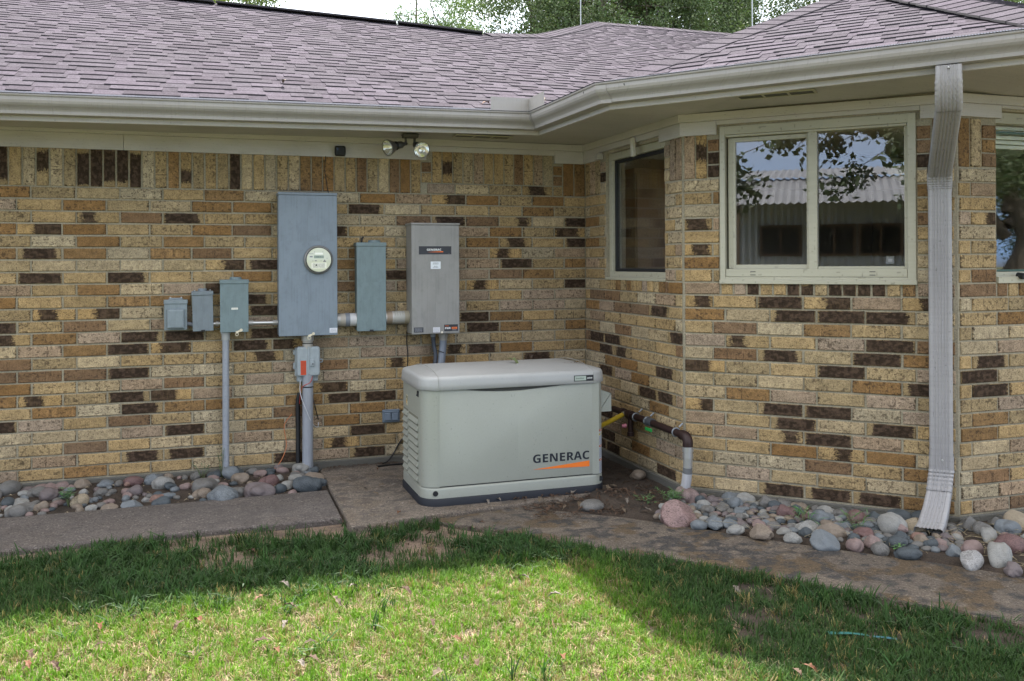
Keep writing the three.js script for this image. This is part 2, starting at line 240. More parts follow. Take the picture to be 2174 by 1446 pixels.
// one brick: chamfered block, face w x h, with the picture of one look (a fraction f of it)
const jr = rng(91);
function brickGeo(look, w, h, f, off) {
  const i = looks.indexOf(look), c = i % 8, r = (i / 8) | 0, U0 = (c * CW + 2 + off * (1 - f) * (CW - 4)) / AW, U1 = U0 + f * (CW - 4) / AW, V0 = (r * CH + 2) / AH, V1 = (r * CH + CH - 2) / AH;
  const j = () => (jr() - 0.5) * 0.0026, zf = 0.0065 + 0.003 * jr(), zt = j() * 0.7, ch = 0.0035;
  const cor = [[-w / 2, -h / 2], [w / 2, -h / 2], [w / 2, h / 2], [-w / 2, h / 2]].map(([x, y]) => [x + j(), y + j()]);
  const ring = (k, z) => cor.map(([x, y], q) => [x - Math.sign(x) * k, y - Math.sign(y) * k, z + (z > 0 ? (q < 2 ? zt : -zt) : 0)]);
  const R = [ring(0, -0.012), ring(0, zf - ch), ring(ch, zf)], P = [], T = [];
  const uv = ([x, y]) => [mix(U0, U1, cl(x / w + 0.5)), mix(V0, V1, cl(y / h + 0.5))];
  const tri = (...v) => { for (const p of v) { P.push(...p); T.push(...uv(p)); } };
  for (let k = 0; k < 2; k++) for (let q = 0; q < 4; q++) { const n = (q + 1) % 4; tri(R[k][q], R[k][n], R[k + 1][n]); tri(R[k][q], R[k + 1][n], R[k + 1][q]); }
  tri(R[2][0], R[2][1], R[2][2]); tri(R[2][0], R[2][2], R[2][3]);
  const g = new THREE.BufferGeometry(); g.setAttribute('position', new THREE.Float32BufferAttribute(P, 3)); g.setAttribute('uv', new THREE.Float32BufferAttribute(T, 2)); g.computeVertexNormals(); return g;
}
const br = rng(1234), byClass = {}; for (const k of Object.keys(CLASS)) byClass[k] = looks.filter((q) => q.k === k);
function pickLook(k) { const a = byClass[k]; return a[(br() * a.length) | 0]; }
function randomClass(y) { const t = br(), up = cl((y - 0.2) / 1.3); if (t < 0.30 - 0.10 * up) return 'l'; if (t < 0.66) return 'b'; if (t < 0.66 + 0.05 + 0.10 * up) return 'o'; if (t < 0.93) return 'p'; if (t < 0.965) return 'n'; return t < 0.993 ? 'm' : 'd'; }
// pieces: { u, y, w, h, k, up }: centre, size as laid, class, soldier; the nearest ones become parts, the rest one part of kind stuff
const PART_BRICKS = new Map();
function layBricks(wall, pieces, limit, name = 'brick') {
  wall.updateMatrixWorld(true);
  const eye = wall.worldToLocal(EYE.clone()), rest = [];
  for (const p of pieces) { const d = Math.hypot(p.u - eye.x, p.y - eye.y, eye.z); p.size = p.w * p.h / (d * d); const v = new THREE.Vector3(p.u, p.y, 0.01); wall.localToWorld(v); const q = v.project(camera); p.seen = Math.abs(q.x) < 1.03 && Math.abs(q.y) < 1.03 && !p.hid; if (!p.seen) p.size *= 1e-3; }
  pieces.sort((a, b) => b.size - a.size);
  pieces.forEach((p, i) => {
    const k = p.k || randomClass(p.y), long = Math.max(p.w, p.h), short = Math.min(p.w, p.h), f = Math.min(1, long / 0.2445), vertical = p.h > p.w;
    const g = brickGeo(pickLook(k), long, short, Math.max(0.12, f), br());
    if (br() < 0.5) g.rotateZ(Math.PI);
    if (vertical) g.rotateZ(Math.PI / 2);
    const tilt = (br() - 0.5) * 0.008, dz = (br() - 0.5) * 0.003;
    if (i < limit && p.seen) { const m = part(name, g, brickMat, wall); m.position.set(p.u, p.y, dz); m.rotation.z = tilt; } else { g.rotateZ(tilt).translate(p.u, p.y, dz); rest.push(g); }
  });
  if (rest.length) part('brickwork', merge(rest), brickMat, wall).userData.kind = 'stuff';
}
const J = 0.0095;
// courses r0..r1 (1 = under the soldiers, 24 = lowest) from ua to ub, minus holes [u0, u1, y0, y1]; marks { class: { row: [u, ...] } }
function courses(r0, r1, ua, ub, phase, holes, marks = {}) {
  const out = [];
  for (let r = r0; r <= r1; r++) {
    const yb = (24 - r) * BH + J / 2, yt = yb + BH - J, o = phase(r);
    let spans = [[ua, ub]];
    for (const [h0, h1, y0, y1] of holes) if (yt > y0 + 0.01 && yb < y1 - 0.01) spans = spans.flatMap(([a, b]) => (h1 <= a || h0 >= b ? [[a, b]] : [[a, h0], [h1, b]].filter(([p, q]) => q - p > 0.02)));
    for (const [a, b] of spans) for (let i = Math.floor((a - o) / BL); o + i * BL < b; i++) {
      const p0 = Math.max(a, o + i * BL) + J / 2, p1 = Math.min(b, o + (i + 1) * BL) - J / 2;
      if (p1 - p0 < 0.018) continue;
      let k = null; for (const q of Object.keys(marks)) if ((marks[q][r] || []).some((u) => u > p0 - 0.004 && u <= p1 + 0.0055)) k = q;
      out.push({ u: (p0 + p1) / 2 + (br() - 0.5) * 0.003, y: (yb + yt) / 2 + (br() - 0.5) * 0.0015, w: p1 - p0 - br() * 0.003, h: yt - yb - br() * 0.002, k });
    }
  }
  return out;
}
const soldiers = (u0, u1, y0, y1, n, ks = '') => Array.from({ length: n }, (_, i) => { const p = (u1 - u0) / n; return { u: u0 + (i + 0.5) * p, y: (y0 + y1) / 2, w: p - J - br() * 0.002, h: y1 - y0, k: ks[i] && ks[i] !== '.' ? ks[i] : null }; });
const stackOf = (u0, u1, y0, n, ks = '') => Array.from({ length: n }, (_, i) => ({ u: (u0 + u1) / 2, y: y0 + (i + 0.5) * BH, w: u1 - u0 - J, h: BH - J, k: ks[i] && ks[i] !== '.' ? ks[i] : null }));
{
  const marks = {
    d: { 2: [-1.65], 3: [-2.85, -1.06, -0.81, -0.07], 5: [-0.08], 6: [-3.68], 7: [-2.31, -0.55], 8: [-3.17, -3.69, -1.41], 9: [-0.06], 10: [-2.34], 11: [-2.34], 12: [-3.86, -0.86], 13: [-3.07, -2.83, -0.78], 14: [-3.16, -2.41], 15: [-0.81], 16: [-3.17, -0.43], 18: [-3.17], 19: [-3.08, -1.77, -1.52], 20: [-3.86], 21: [-2.81], 22: [-1.58], 23: [-3.06, -2.79], 24: [-1.61, -2.18] },
    m: { 0: [-0.37], 1: [-1.06], 3: [-3.3, -0.52], 4: [-0.12], 5: [-0.56], 7: [-2.53], 9: [-0.82], 11: [-3.58, -3.32], 13: [-3.78], 14: [-2.91, -2.28], 15: [-2.32], 16: [-1.39], 18: [-2.9, -3.71], 23: [-1.81] },
    n: { 3: [-3.09, -0.9], 8: [-0.62], 15: [-3.81], 16: [-3.68, -3.43], 22: [-3.4] },
    o: { 1: [-2.58], 2: [-2.41, -2.68], 4: [-3.42, -3.85, -0.62], 7: [-0.08], 10: [-3.17, -2.94], 17: [-3.82], 19: [-2.87, -2.57] } };
  const P = courses(1, 24, -7.5, -0.002, (r) => -3.7302 + (r % 2 ? 0 : -0.31 * BL), [], marks);
  P.push(...courses(0, 0, -1.225, -0.262, () => -3.7302 - 0.31 * BL, [], marks));
  const y0 = 24 * BH + J / 2;
  P.push(...soldiers(-3.93, -1.262, y0, 2.075, 35, 'd.lml.dddddlbom...d.b.b.ooob.n..no'), ...soldiers(-7.5, -3.93, y0, 2.075, 46), ...stackOf(-1.262, -1.185, y0 + BH - J / 2, 2, 'bn'), ...soldiers(-1.185, -0.262, y0 + BH, 2.135, 12, '.m.lp.b.nbp.'), ...stackOf(-0.262, -0.185, y0 - J / 2, 3, 'bno'), ...soldiers(-0.185, -0.002, y0, 2.09, 2, 'oo'));
  for (const p of P) p.hid = (p.u > -1.35 && p.u < -0.5 && p.y < 0.55) || (p.u > -2.2 && p.u < -1.95 && p.y > 0.95 && p.y < 1.75);
  layBricks(wallMain, P, 300);
}
{
  const W = WIN.ret, marks = { d: { 11: [1.19], 13: [1.38], 14: [0.1, 0.33, 0.59], 15: [0.41], 16: [1.33], 17: [0.42], 18: [1.07, 1.34], 21: [0.47], 23: [0.45], 24: [0.57, 1.32] }, n: { 10: [0.3, 0.5], 11: [0.82, 0.6] } };
  const P = courses(1, 24, 0.012, LR - 0.006, (r) => (r % 2 ? 0.0 : 0.09), [[W[0] - 0.002, W[1] + 0.002, 15 * BH, 3]], marks), y0 = 24 * BH + J / 2;
  P.push(...soldiers(W[0], W[1], 15 * BH + J / 2, 16 * BH - 0.002, 11), ...soldiers(0.012, 0.28, y0, 2.09, 3, 'bpb'), ...stackOf(0.28, W[0], y0, 3), ...stackOf(W[1], W[1] + 0.07, y0, 3), ...soldiers(W[1] + 0.07, LR - 0.006, y0, 2.09, 2, 'pp'));
  for (const p of P) p.hid = p.u < 0.9 && p.y < 0.25;
  layBricks(wallReturn, P, 300);
}
{
  const W = WIN.face, marks = { d: { 10: [0.64], 11: [0.57, 0.83, 1.09], 13: [1.11], 14: [0.64, 1.15], 15: [0.84], 18: [0.63, 0.89], 19: [0.55, 1.09], 20: [0.88], 24: [0.63, 0.88, 1.15] }, m: { 4: [0.1], 6: [0.05], 10: [0.07], 13: [0.37], 15: [0.09], 18: [0.12] }, o: { 12: [0.91], 16: [1.16], 17: [0.31], 21: [1.08, 0.56] } };
  const P = courses(1, 24, 0.006, FL - 0.006, (r) => (r % 2 ? 0.249 : 0.178), [[W[0] - 0.002, W[1] + 0.002, 15 * BH, 3]], marks), y0 = 24 * BH + J / 2;
  P.push(...soldiers(W[0], W[1], 15 * BH + J / 2, 16 * BH - 0.002, 14, 'bpdbbdmbdddd.o'), ...soldiers(0.006, 0.15, y0, 2.09, 2, 'pm'), ...stackOf(0.148, W[0], y0, 3, 'ddn'), ...stackOf(W[1], W[1] + 0.075, y0, 3, 'dnn'), ...soldiers(W[1] + 0.075, FL - 0.006, y0, 2.09, 2, 'no'));
  layBricks(wallFace, P, 300);
}
{
  const W = WIN.right, marks = { d: { 14: [0.2], 15: [0.06], 16: [0.15] } };
  const P = courses(1, 24, 0.006, 4.9, (r) => (r % 2 ? 0.012 : 0.09), [[W[0] - 0.002, W[1] + 0.002, 15 * BH, 3]], marks), y0 = 24 * BH + J / 2;
  P.push(...soldiers(W[0], W[0] + 1.05, 15 * BH + J / 2, 16 * BH - 0.002, 14, 'n.'), ...soldiers(0.006, 0.165, y0, 2.09, 2, 'ol'), ...stackOf(0.165, W[0], y0, 3, 'non'));
  layBricks(wallRight, P, 120);
}

// eaves: soffit, trim, frieze boards, fascia, gutters
part('soffit', sweep([[-0.25, 2.213], [0.577, 2.213], [0.577, 2.224], [-0.25, 2.224]], 0, 4), soffitMat, house);
const EV = [['main', 0], ['return', 1], ['face', 2], ['right', 3]];
for (const [, i] of EV) {
  part('frieze_trim', sweep([[0.0, 2.166], [0.036, 2.166], [0.038, 2.169], [0.038, 2.2125], [0, 2.2125]], i, i + 1, true, eaveWall), trimMat, house);
  part('fascia_board', sweep([[0.577, 2.178], [0.592, 2.178], [0.595, 2.181], [0.595, 2.30], [0.577, 2.30]], i, i + 1), trimMat, house);
  const outer = [[0.597, 2.302], [0.597, 2.206], [0.645, 2.206], [0.653, 2.209], [0.655, 2.226], [0.660, 2.234], [0.669, 2.243], [0.682, 2.253], [0.691, 2.264], [0.696, 2.278], [0.6965, 2.298], [0.703, 2.301], [0.705, 2.306], [0.703, 2.312], [0.690, 2.313]];
  const inner = outer.map(([o, y]) => [o - 0.0025 * (o > 0.6 ? 1 : -1), Math.max(y, 2.2085) - (o > 0.64 && y > 2.21 ? -0.0008 : 0)]).reverse().slice(1); inner.unshift([0.690, 2.310]);
  const g = part('gutter', sweep([...outer, ...inner], i, i + 1), gutterMat, house);
  part('gutter_guard', sweep([[0.582, 2.3455], [0.690, 2.3165], [0.708, 2.3138], [0.708, 2.3126], [0.690, 2.3150], [0.582, 2.3445]], i, i + 1), new THREE.MeshPhysicalMaterial({ color: new THREE.Color().setRGB(0.075, 0.082, 0.110), roughness: 0.9, specularIntensity: 0.08, map: tex(64, 64, (x, y, o) => grey(o, ((x >> 3) + (y >> 3)) & 1 ? 0.95 : 0.10), true, 14, 14) }), house);
}
{ // gutter joint bands at the two corners
  const band = [[0.645, 2.2045], [0.6545, 2.2075], [0.6565, 2.225], [0.662, 2.2325], [0.671, 2.2415], [0.684, 2.2515], [0.693, 2.263], [0.698, 2.277], [0.6985, 2.297], [0.7005, 2.297], [0.700, 2.276], [0.695, 2.262], [0.6855, 2.2503], [0.6725, 2.2403], [0.6635, 2.2313], [0.6583, 2.2242], [0.6563, 2.206], [0.6455, 2.203]];
  const near = (k, a, b) => { const f = eave[k], keep = DY.slice(), q = eave.splice(0, 5, a, f, b); DY.fill(keep[k]); const g = sweep(band, 0, 2); eave.splice(0, 3, ...q); keep.forEach((v, i) => { DY[i] = v; }); return g; };
  part('gutter_joint', near(1, (o) => [-o - 0.06, o], (o) => [-o, o + 0.02]), gutterMat, house);
  part('gutter_joint', near(2, (o) => [-o, LR + T8 * o - 0.03], (o) => [-o + 0.06 * S2 + T8 * 0, LR + T8 * o + 0.06 * S2]), gutterMat, house);
}
function boardOn(wall, name, u0, u1, y0, y1, z, mat = trimMat) { const m = part(name, bx(u0, u1, y0, y1, 0.0, z, 0.002), mat, wall); return m; }
const frieze = (pos, turn, list) => { for (const [u0, u1, y0] of list) { const m = part('frieze_board', bx(u0, u1, y0, 2.1655, 0, 0.024, 0.002), trimMat, house); m.position.set(...pos); m.rotation.y = turn; } };
frieze([0, 0, 0], 0, [[-9, -3.20, 2.067], [-3.198, -1.228, 2.067], [-1.226, -0.254, 2.129], [-0.252, -0.025, 2.073]]);
frieze([0, 0, 0], -Math.PI / 2, [[0.0, 0.31, 2.075], [0.312, 1.19, 2.128], [1.192, LR + 0.009, 2.084]]);
frieze([0, 0, LR], -Math.PI / 4, [[-0.009, 0.205, 2.086], [0.207, 1.288, 2.141], [1.29, FL + 0.009, 2.094]]);
frieze([DF, 0, LR + DF], 0, [[-0.009, 0.285, 2.096], [0.287, 3, 2.15]]);
part('corner_block', bx(0.025, 0.075, 2.045, 2.086, 0.29, 0.335, 0.003).rotateY(0), trimMat, house).position.set(-0.08, 0.03, -0.0);
// soffit vents
function vent(cx, cz, turn, up) {
  const g = new THREE.Group(); g.name = 'soffit_vent'; house.add(g); g.position.set(cx, 2.2125 + up, cz); g.rotation.y = turn;
  const B = []; for (const x of [-0.20, -0.068, 0.062, 0.192]) B.push(bx(x, x + 0.012, -0.006, 0.001, -0.048, 0.048)); B.push(bx(-0.2, 0.204, -0.0065, 0.0005, -0.058, -0.047), bx(-0.2, 0.204, -0.0065, 0.0005, 0.047, 0.058));
  part('vent_frame', B, almond, g);
  const L = []; for (let i = 0; i < 9; i++) L.push(bx(-0.19, 0.194, -0.004, -0.0025, -0.044 + i * 0.0105, -0.037 + i * 0.0105)); part('vent_slat', L, darkBronze, g).userData.kind = 'stuff';
  part('vent_screen', bx(-0.19, 0.194, -0.002, -0.0006, -0.046, 0.046), nearBlack, g);
}
vent(0.155, 2.15, -Math.PI / 4, 0.012); vent(-0.90, 0.30, 0, -0.004);
// ---------------------------------------------------------------- windows
const wb = (u0, u1, y0, y1, z0, z1, r = 0.003) => bx(u0, u1, y0, y1, z0, z1, r);
function frameOf(u0, u1, y0, y1, z0, z1, a, b = a, c = a, d = a) { return [wb(u0, u0 + a, y0, y1, z0, z1), wb(u1 - b, u1, y0, y1, z0, z1), wb(u0 + a - 0.001, u1 - b + 0.001, y1 - c, y1 - 0.0006, z0 + 0.001, z1 - 0.0012), wb(u0 + a - 0.001, u1 - b + 0.001, y0 + 0.0006, y0 + d, z0 + 0.001, z1 - 0.0012)]; }
function windowGroup(pos, turn) { const g = new THREE.Group(); g.name = 'window'; g.position.set(...pos); g.rotation.y = turn; house.add(g); return g; }
const pane = (u0, u1, y0, y1, z, p) => { part('pane', new THREE.PlaneGeometry(u1 - u0, y1 - y0).translate((u0 + u1) / 2, (y0 + y1) / 2, z), glassMat, p); part('pane', new THREE.PlaneGeometry(u1 - u0, y1 - y0).translate((u0 + u1) / 2, (y0 + y1) / 2, z - 0.014), glassMat, p); };
{
  const [u0, u1, y0, y1] = WIN.face, g = windowGroup([0, 0, LR], -Math.PI / 4);
  part('frame', frameOf(u0, u1, y0, y1, -0.10, 0.012, 0.030, 0.042, 0.050, 0.028), almond, g);
  part('head_trim', wb(u0 + 0.032, u1 - 0.044, y1 - 0.064, y1 - 0.051, -0.06, 0.006), almond, g);
  part('track', wb(u0 + 0.04, u0 + 0.068, y0 + 0.075, y1 - 0.066, -0.075, -0.03), almond, g);
  part('sill', [wb(u0 + 0.031, u1 - 0.043, y0 + 0.029, y0 + 0.074, -0.08, 0.004), wb(u0 - 0.004, u1 + 0.004, y0 - 0.012, y0 + 0.012, -0.02, 0.020)], almond, g);
  for (const x of [0.395, 1.035]) for (const y of [0.038, 0.056]) part('weep_slot', wb(x, x + 0.03, y0 + y, y0 + y + 0.004, 0.002, 0.0048, 0), nearBlack, g);
  const s1 = new THREE.Group(); s1.name = 'sash'; g.add(s1); part('sash_frame', frameOf(u0 + 0.066, 0.716, y0 + 0.073, y1 - 0.066, -0.052, -0.026, 0.018, 0.012, 0.026, 0.026), almond, s1); 
  part('mullion', wb(0.716, 0.764, y0 + 0.073, y1 - 0.063, -0.05, -0.004), almond, g);
  part('rail', [wb(0.764, u1 - 0.058, y0 + 0.073, y0 + 0.088, -0.05, -0.012), wb(u1 - 0.058, u1 - 0.041, y0 + 0.073, y1 - 0.052, -0.05, -0.012)], almond, g);
  pane(u0 + 0.083, 0.706, y0 + 0.098, y1 - 0.091, -0.036, g); pane(0.763, u1 - 0.057, y0 + 0.087, y1 - 0.052, -0.04, g);
  part('sticker', bx(1.115, 1.155, y0 + 0.10, y0 + 0.142, -0.062, -0.0612, 0), std([0.11, 0.115, 0.12], 0.5), g); part('sticker_mark', bx(1.124, 1.146, y0 + 0.112, y0 + 0.128, -0.0612, -0.0606, 0), std([0.25, 0.26, 0.27], 0.5), g);
}
{
  const [u0, u1, y0, y1] = WIN.ret, g = windowGroup([0, 0, 0], -Math.PI / 2);
  part('frame', frameOf(u0, u1, y0, y1, -0.10, -0.022, 0.045, 0.045, 0.05, 0.052), almond, g);
  part('gasket', frameOf(u0 + 0.045, u1 - 0.045, y0 + 0.052, y1 - 0.05, -0.075, -0.045, 0.022), nearBlack, g);
  pane(u0 + 0.05, u1 - 0.05, y0 + 0.056, y1 - 0.055, -0.055, g);
  part('sill', wb(u0, u1, y0 - 0.006, y0 + 0.012, -0.03, 0.012), almond, g);
}
{
  const [u0, u1, y0, y1] = WIN.right, g = windowGroup([DF, 0, LR + DF], 0);
  part('frame', frameOf(u0, u1, y0, y1, -0.11, -0.03, 0.022, 0.03, 0.06, 0.055), almond, g);
  part('gasket', frameOf(u0 + 0.022, u1 - 0.03, y0 + 0.055, y1 - 0.10, -0.09, -0.05, 0.012), std([0.05, 0.10, 0.08], 0.4), g);
  for (let i = 0; i < 5; i++) part('blind_slat', wb(u0 + 0.03, u1 - 0.03, y1 - 0.085 - i * 0.026, y1 - 0.064 - i * 0.026, -0.10, -0.092), std([0.5, 0.52, 0.46], 0.5), g);
  pane(u0 + 0.024, u1 - 0.03, y0 + 0.06, y1 - 0.06, -0.062, g);
  part('sill', wb(u0, u1, y0 - 0.006, y0 + 0.03, -0.035, 0.016), almond, g);
  part('handle', [cyl([u0 + 0.15, y0 + 0.035, 0.0], [u0 + 0.15, y0 + 0.030, 0.045], 0.017, 0.017, 18), cyl([u0 + 0.15, y0 + 0.031, 0.03], [u0 + 0.35, y0 + 0.033, 0.03], 0.013, 0.013, 12)], nearBlack, g);
}
// rooms behind the glass
const roomWall = std([0.34, 0.30, 0.22], 0.9), roomCeil = std([0.72, 0.66, 0.52], 0.9), roomFloor = std([0.16, 0.11, 0.07], 0.6), woodDark = std([0.16, 0.085, 0.035], 0.5);
part('room_floor', slab([[0.16, -3.2], [5.4, -3.2], [5.4, LR + DF - 0.16], [DF + 0.07, LR + DF - 0.16], [0.16, LR + 0.07]], 0.05, 0.1, 0.004), roomFloor, house);
{ const s = [[0.16, -3.2], [5.4, -3.2], [5.4, LR + DF - 0.16], [DF + 0.07, LR + DF - 0.16], [0.16, LR + 0.07]]; part('room_ceiling', slab(s, 2.228, 2.268, 0.004), roomCeil, house); }
part('room_wall', [bx(0.1, 5.5, -0.05, 2.3, -3.3, -3.2), bx(5.4, 5.5, -0.05, 2.3, -3.2, LR + DF - 0.15), bx(0.1, 0.152, -0.05, 2.24, -3.2, -0.15)], roomWall, house);
{
  const c = thing('wooden_cabinet', 'brown wooden cabinet standing indoors, seen through the narrow side window', 'cabinet', [0.72, 0.1, 0.02]);
  part('body', bx(-0.32, 0.32, 0, 1.96, -0.28, 0.0, 0.006), woodDark, c); for (const s of [0, 1]) { const d = part('door', bx(-0.31 + s * 0.315, -0.005 + s * 0.315, 0.06, 1.92, 0.001, 0.022, 0.004), std([0.22, 0.12, 0.045], 0.45, { map: rep(trimTex, 0.9) }), c); part('handle', cyl([s ? 0.03 : -0.03, 0.9, 0.04], [s ? 0.03 : -0.03, 1.05, 0.04], 0.006), steel, d); }
}
{
  const f = thing('ceiling_fan', 'ceiling fan with dark blades and a milky lamp, indoors behind the double window', 'ceiling fan', [2.02, 2.228, 1.05]);
  part('rod', cyl([0, 0, 0], [0, -0.10, 0], 0.015), darkBronze, f); part('motor', new THREE.LatheGeometry([[0.0, -0.09], [0.08, -0.09], [0.10, -0.12], [0.10, -0.16], [0.05, -0.185], [0, -0.185]].map((p) => new THREE.Vector2(...p)), 24), darkBronze, f);
  for (let i = 0; i < 5; i++) { const b = part('blade', bx(0.12, 0.62, -0.15, -0.143, -0.065, 0.065, 0.003), std([0.05, 0.03, 0.02], 0.5), f); b.rotation.y = i * Math.PI * 0.4 + 0.5; b.rotation.x = 0.1; }
  part('lamp_shade', new THREE.LatheGeometry([[0.05, -0.19], [0.055, -0.21], [0.12, -0.225], [0.135, -0.25], [0.12, -0.29], [0.06, -0.32], [0.0, -0.335]].map((p) => new THREE.Vector2(...p)), 28), std([0.75, 0.8, 0.75], 0.3), f);
  part('pull_chain', cyl([0.04, -0.30, 0], [0.04, -0.55, 0], 0.002, 0.002, 6), steel, f);
}

// ---------------------------------------------------------------- roof
const SL = 0.4167, Y0 = 2.309, O0 = 0.622, DW = 0.1110, sr = rng(55);
const granule = tex(512, 512, (x, y, o) => { const f = vn(x / 1.3, y / 1.3), g = vn(x / 3 + 40, y / 3), a = fbm(x / 90, y / 90, 3), h = vn(x / 9 + 7, y / 9), w = 0.62 + 0.7 * (f - 0.5) + 0.6 * (g - 0.5) + 0.5 * (h - 0.5) + 0.35 * (a - 0.5) + 0.38; o[0] = 0.60 * w; o[1] = 0.60 * w * (0.96 + 0.1 * (g - 0.5)); o[2] = 0.60 * w; });
const shingleMat = new THREE.MeshPhysicalMaterial({ color: 0xffffff, roughness: 1, specularIntensity: 0.12, vertexColors: true, map: rep(granule, 2.5), bumpMap: rep(granule, 2.5), bumpScale: 0.002 });
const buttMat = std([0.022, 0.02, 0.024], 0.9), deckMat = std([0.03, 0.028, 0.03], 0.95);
const TONES = [1, 0.90, 1.10, 0.98, 1.18, 0.84].map((v, i) => [0.093 * v, (0.0855 - 0.0014 * (i % 3)) * v, 0.102 * v]);
class Faces { constructor() { this.p = []; this.u = []; this.c = []; }
  quad(a, b, c, d, col, uv) { const L = [a, b, c, a, c, d], M = uv && [uv[0], uv[1], uv[2], uv[0], uv[2], uv[3]]; L.forEach((v, i) => { this.p.push(v[0], v[1], v[2]); this.u.push(...(M ? M[i] : [v[0], v[2]])); this.c.push(...(col || [1, 1, 1])); }); }
  geo() { const g = new THREE.BufferGeometry(); g.setAttribute('position', new THREE.Float32BufferAttribute(this.p, 3)); g.setAttribute('uv', new THREE.Float32BufferAttribute(this.u, 2)); g.setAttribute('color', new THREE.Float32BufferAttribute(this.c, 3)); g.computeVertexNormals(); return g; } }
const roof = part('roof', quadGeo([[[-8, Y0 - 0.03, 0.6], [-7.9, Y0 - 0.03, 0.6], [-7.9, Y0 - 0.03, 0.5], [-8, Y0 - 0.03, 0.5]]]), deckMat, house);
const TAB = [];                                                  // candidates for single shingles
const restTop = new Faces(), restButt = new Faces(), deck = new Faces();
function roofPlane(O, E, N, wMax, spans, dy) {
  const P = (u, w, h) => [O[0] + E[0] * u + N[0] * w, Y0 + SL * w + h + dy(u) * Math.max(0, 1 - w / 1.6), O[1] + E[1] * u + N[1] * w];
  const nC = Math.ceil(wMax / DW);
  for (let i = 0; i < nC; i++) {
    const w0 = i * DW, w1 = w0 + DW + 0.012, S0 = spans(w0), S1 = spans(w1), SM = spans(w0 + DW / 2);
    for (let q = 0; q < SM.length; q++) {
      const same = S0.length === SM.length && S1.length === SM.length, A0 = same ? S0[q] : SM[q], A1 = same ? S1[q] : SM[q];
      const lo = (w) => mix(A0[0], A1[0], (w - w0) / (w1 - w0)), hi = (w) => mix(A0[1], A1[1], (w - w0) / (w1 - w0));
      const piece = (ua, ub, h0, h1, tone, wide) => {
        const a0 = Math.max(ua, lo(w0)), b0 = Math.min(ub, hi(w0)), a1 = Math.max(ua, lo(w1)), b1 = Math.min(ub, hi(w1));
        if (b0 - a0 < 0.004 && b1 - a1 < 0.004) return;
        const wob = wide ? (sr() - 0.5) * 0.006 : 0, t = TONES[tone], k = 0.93 + 0.14 * sr(), col = t.map((v) => v * k), f = { top: new Faces(), butt: new Faces() };
        const A = P(a0, w0 + wob, h0), B = P(Math.max(a0, b0), w0 + wob, h0), C = P(Math.max(a1, b1), w1, h1), D = P(a1, w1, h1), du = sr() * 3, dv = sr() * 3;
        f.top.quad(A, B, C, D, col, [[a0 + du, w0 + dv], [b0 + du, w0 + dv], [b1 + du, w1 + dv], [a1 + du, w1 + dv]]);
        const A2 = P(a0, w0 + wob + 0.001, -0.004), B2 = P(Math.max(a0, b0), w0 + wob + 0.001, -0.004);
        f.butt.quad(A2, B2, B, A); f.top.quad(A2, A, D, P(a1, w1, -0.004), col); f.top.quad(B, B2, P(b1, w1, -0.004), C, col);
        if (wide) { const v = new THREE.Vector3(...A).add(new THREE.Vector3(...C)).multiplyScalar(0.5), d = v.distanceTo(EYE), s = v.clone().project(camera), n = new THREE.Vector3(N[0] * -SL, 1, N[1] * -SL).normalize(), see = EYE.clone().sub(v).normalize().dot(n); f.size = Math.abs(s.x) < 1 && Math.abs(s.y) < 1 && see > 0 ? see * (ub - ua) / (d * d) : 0; TAB.push(f); }
        else { restTop.p.push(...f.top.p); restTop.u.push(...f.top.u); restTop.c.push(...f.top.c); restButt.p.push(...f.butt.p); restButt.u.push(...f.butt.u); restButt.c.push(...f.butt.c); }
      };
      const L = Math.min(A0[0], A1[0]), R = Math.max(A0[1], A1[1]);
      for (let u = Math.floor(L) - sr(); u < R;) { const len = 0.4 + 0.4 * sr(); piece(u, u + len, 0.0036, 0.0004, (sr() * 6) | 0, false); u += len; }
      for (let u = L - 0.3 * sr(); u < R;) { const g = 0.05 + 0.12 * sr(), len = 0.12 + 0.20 * sr(); piece(u, u + len, 0.0084 + 0.0016 * sr(), 0.002, (sr() * 6) | 0, true); u += len + g; }
      deck.quad(P(A0[0], w0, -0.012), P(A0[1], w0, -0.012), P(A1[1], w1, -0.012), P(A1[0], w1, -0.012));
    }
  }
}
const topLine = [[-8.2, 5.2], [-4.632, 4.457], [-3.042, 4.118], [-1.07, 3.74], [0.064, 3.416], [0.818, 3.656], [2.233, 5.26], [4.067, 5.28], [7, 5.28]];
const wTop = (u) => { for (let i = 1; i < topLine.length; i++) if (u <= topLine[i][0]) return mix(topLine[i - 1][1], topLine[i][1], (u - topLine[i - 1][0]) / (topLine[i][0] - topLine[i - 1][0])); return 5.28; };
roofPlane([0, O0], [1, 0], [0, -1], 5.3, (w) => { const out = []; let a = null; for (let u = -8; u <= 5.5; u += 0.02) { const inn = w <= wTop(u) && u <= w - O0 + 0.13; if (inn && a === null) a = u; if (!inn && a !== null) { out.push([a, u]); a = null; } } if (a !== null) out.push([a, 5.5]); return out; }, (u) => 0.010 + 0.0143 * (Math.min(u, -O0) + O0));
const zh = LR + T8 * O0, wA = (eave[3](O0)[0] - eave[2](O0)[0]) / S2 / (2 * T8);
roofPlane([-O0, 0], [0, 1], [1, 0], 5.0, (w) => [[O0 - w - 0.12, w < wA ? zh - T8 * w : zh - T8 * wA - (w - wA)]], (u) => mix(DY[1], DY[2], cl((u - 0.7) / 1.04)));
const V2 = eave[2](O0), V3 = eave[3](O0), fl = Math.hypot(V3[0] - V2[0], V3[1] - V2[1]);
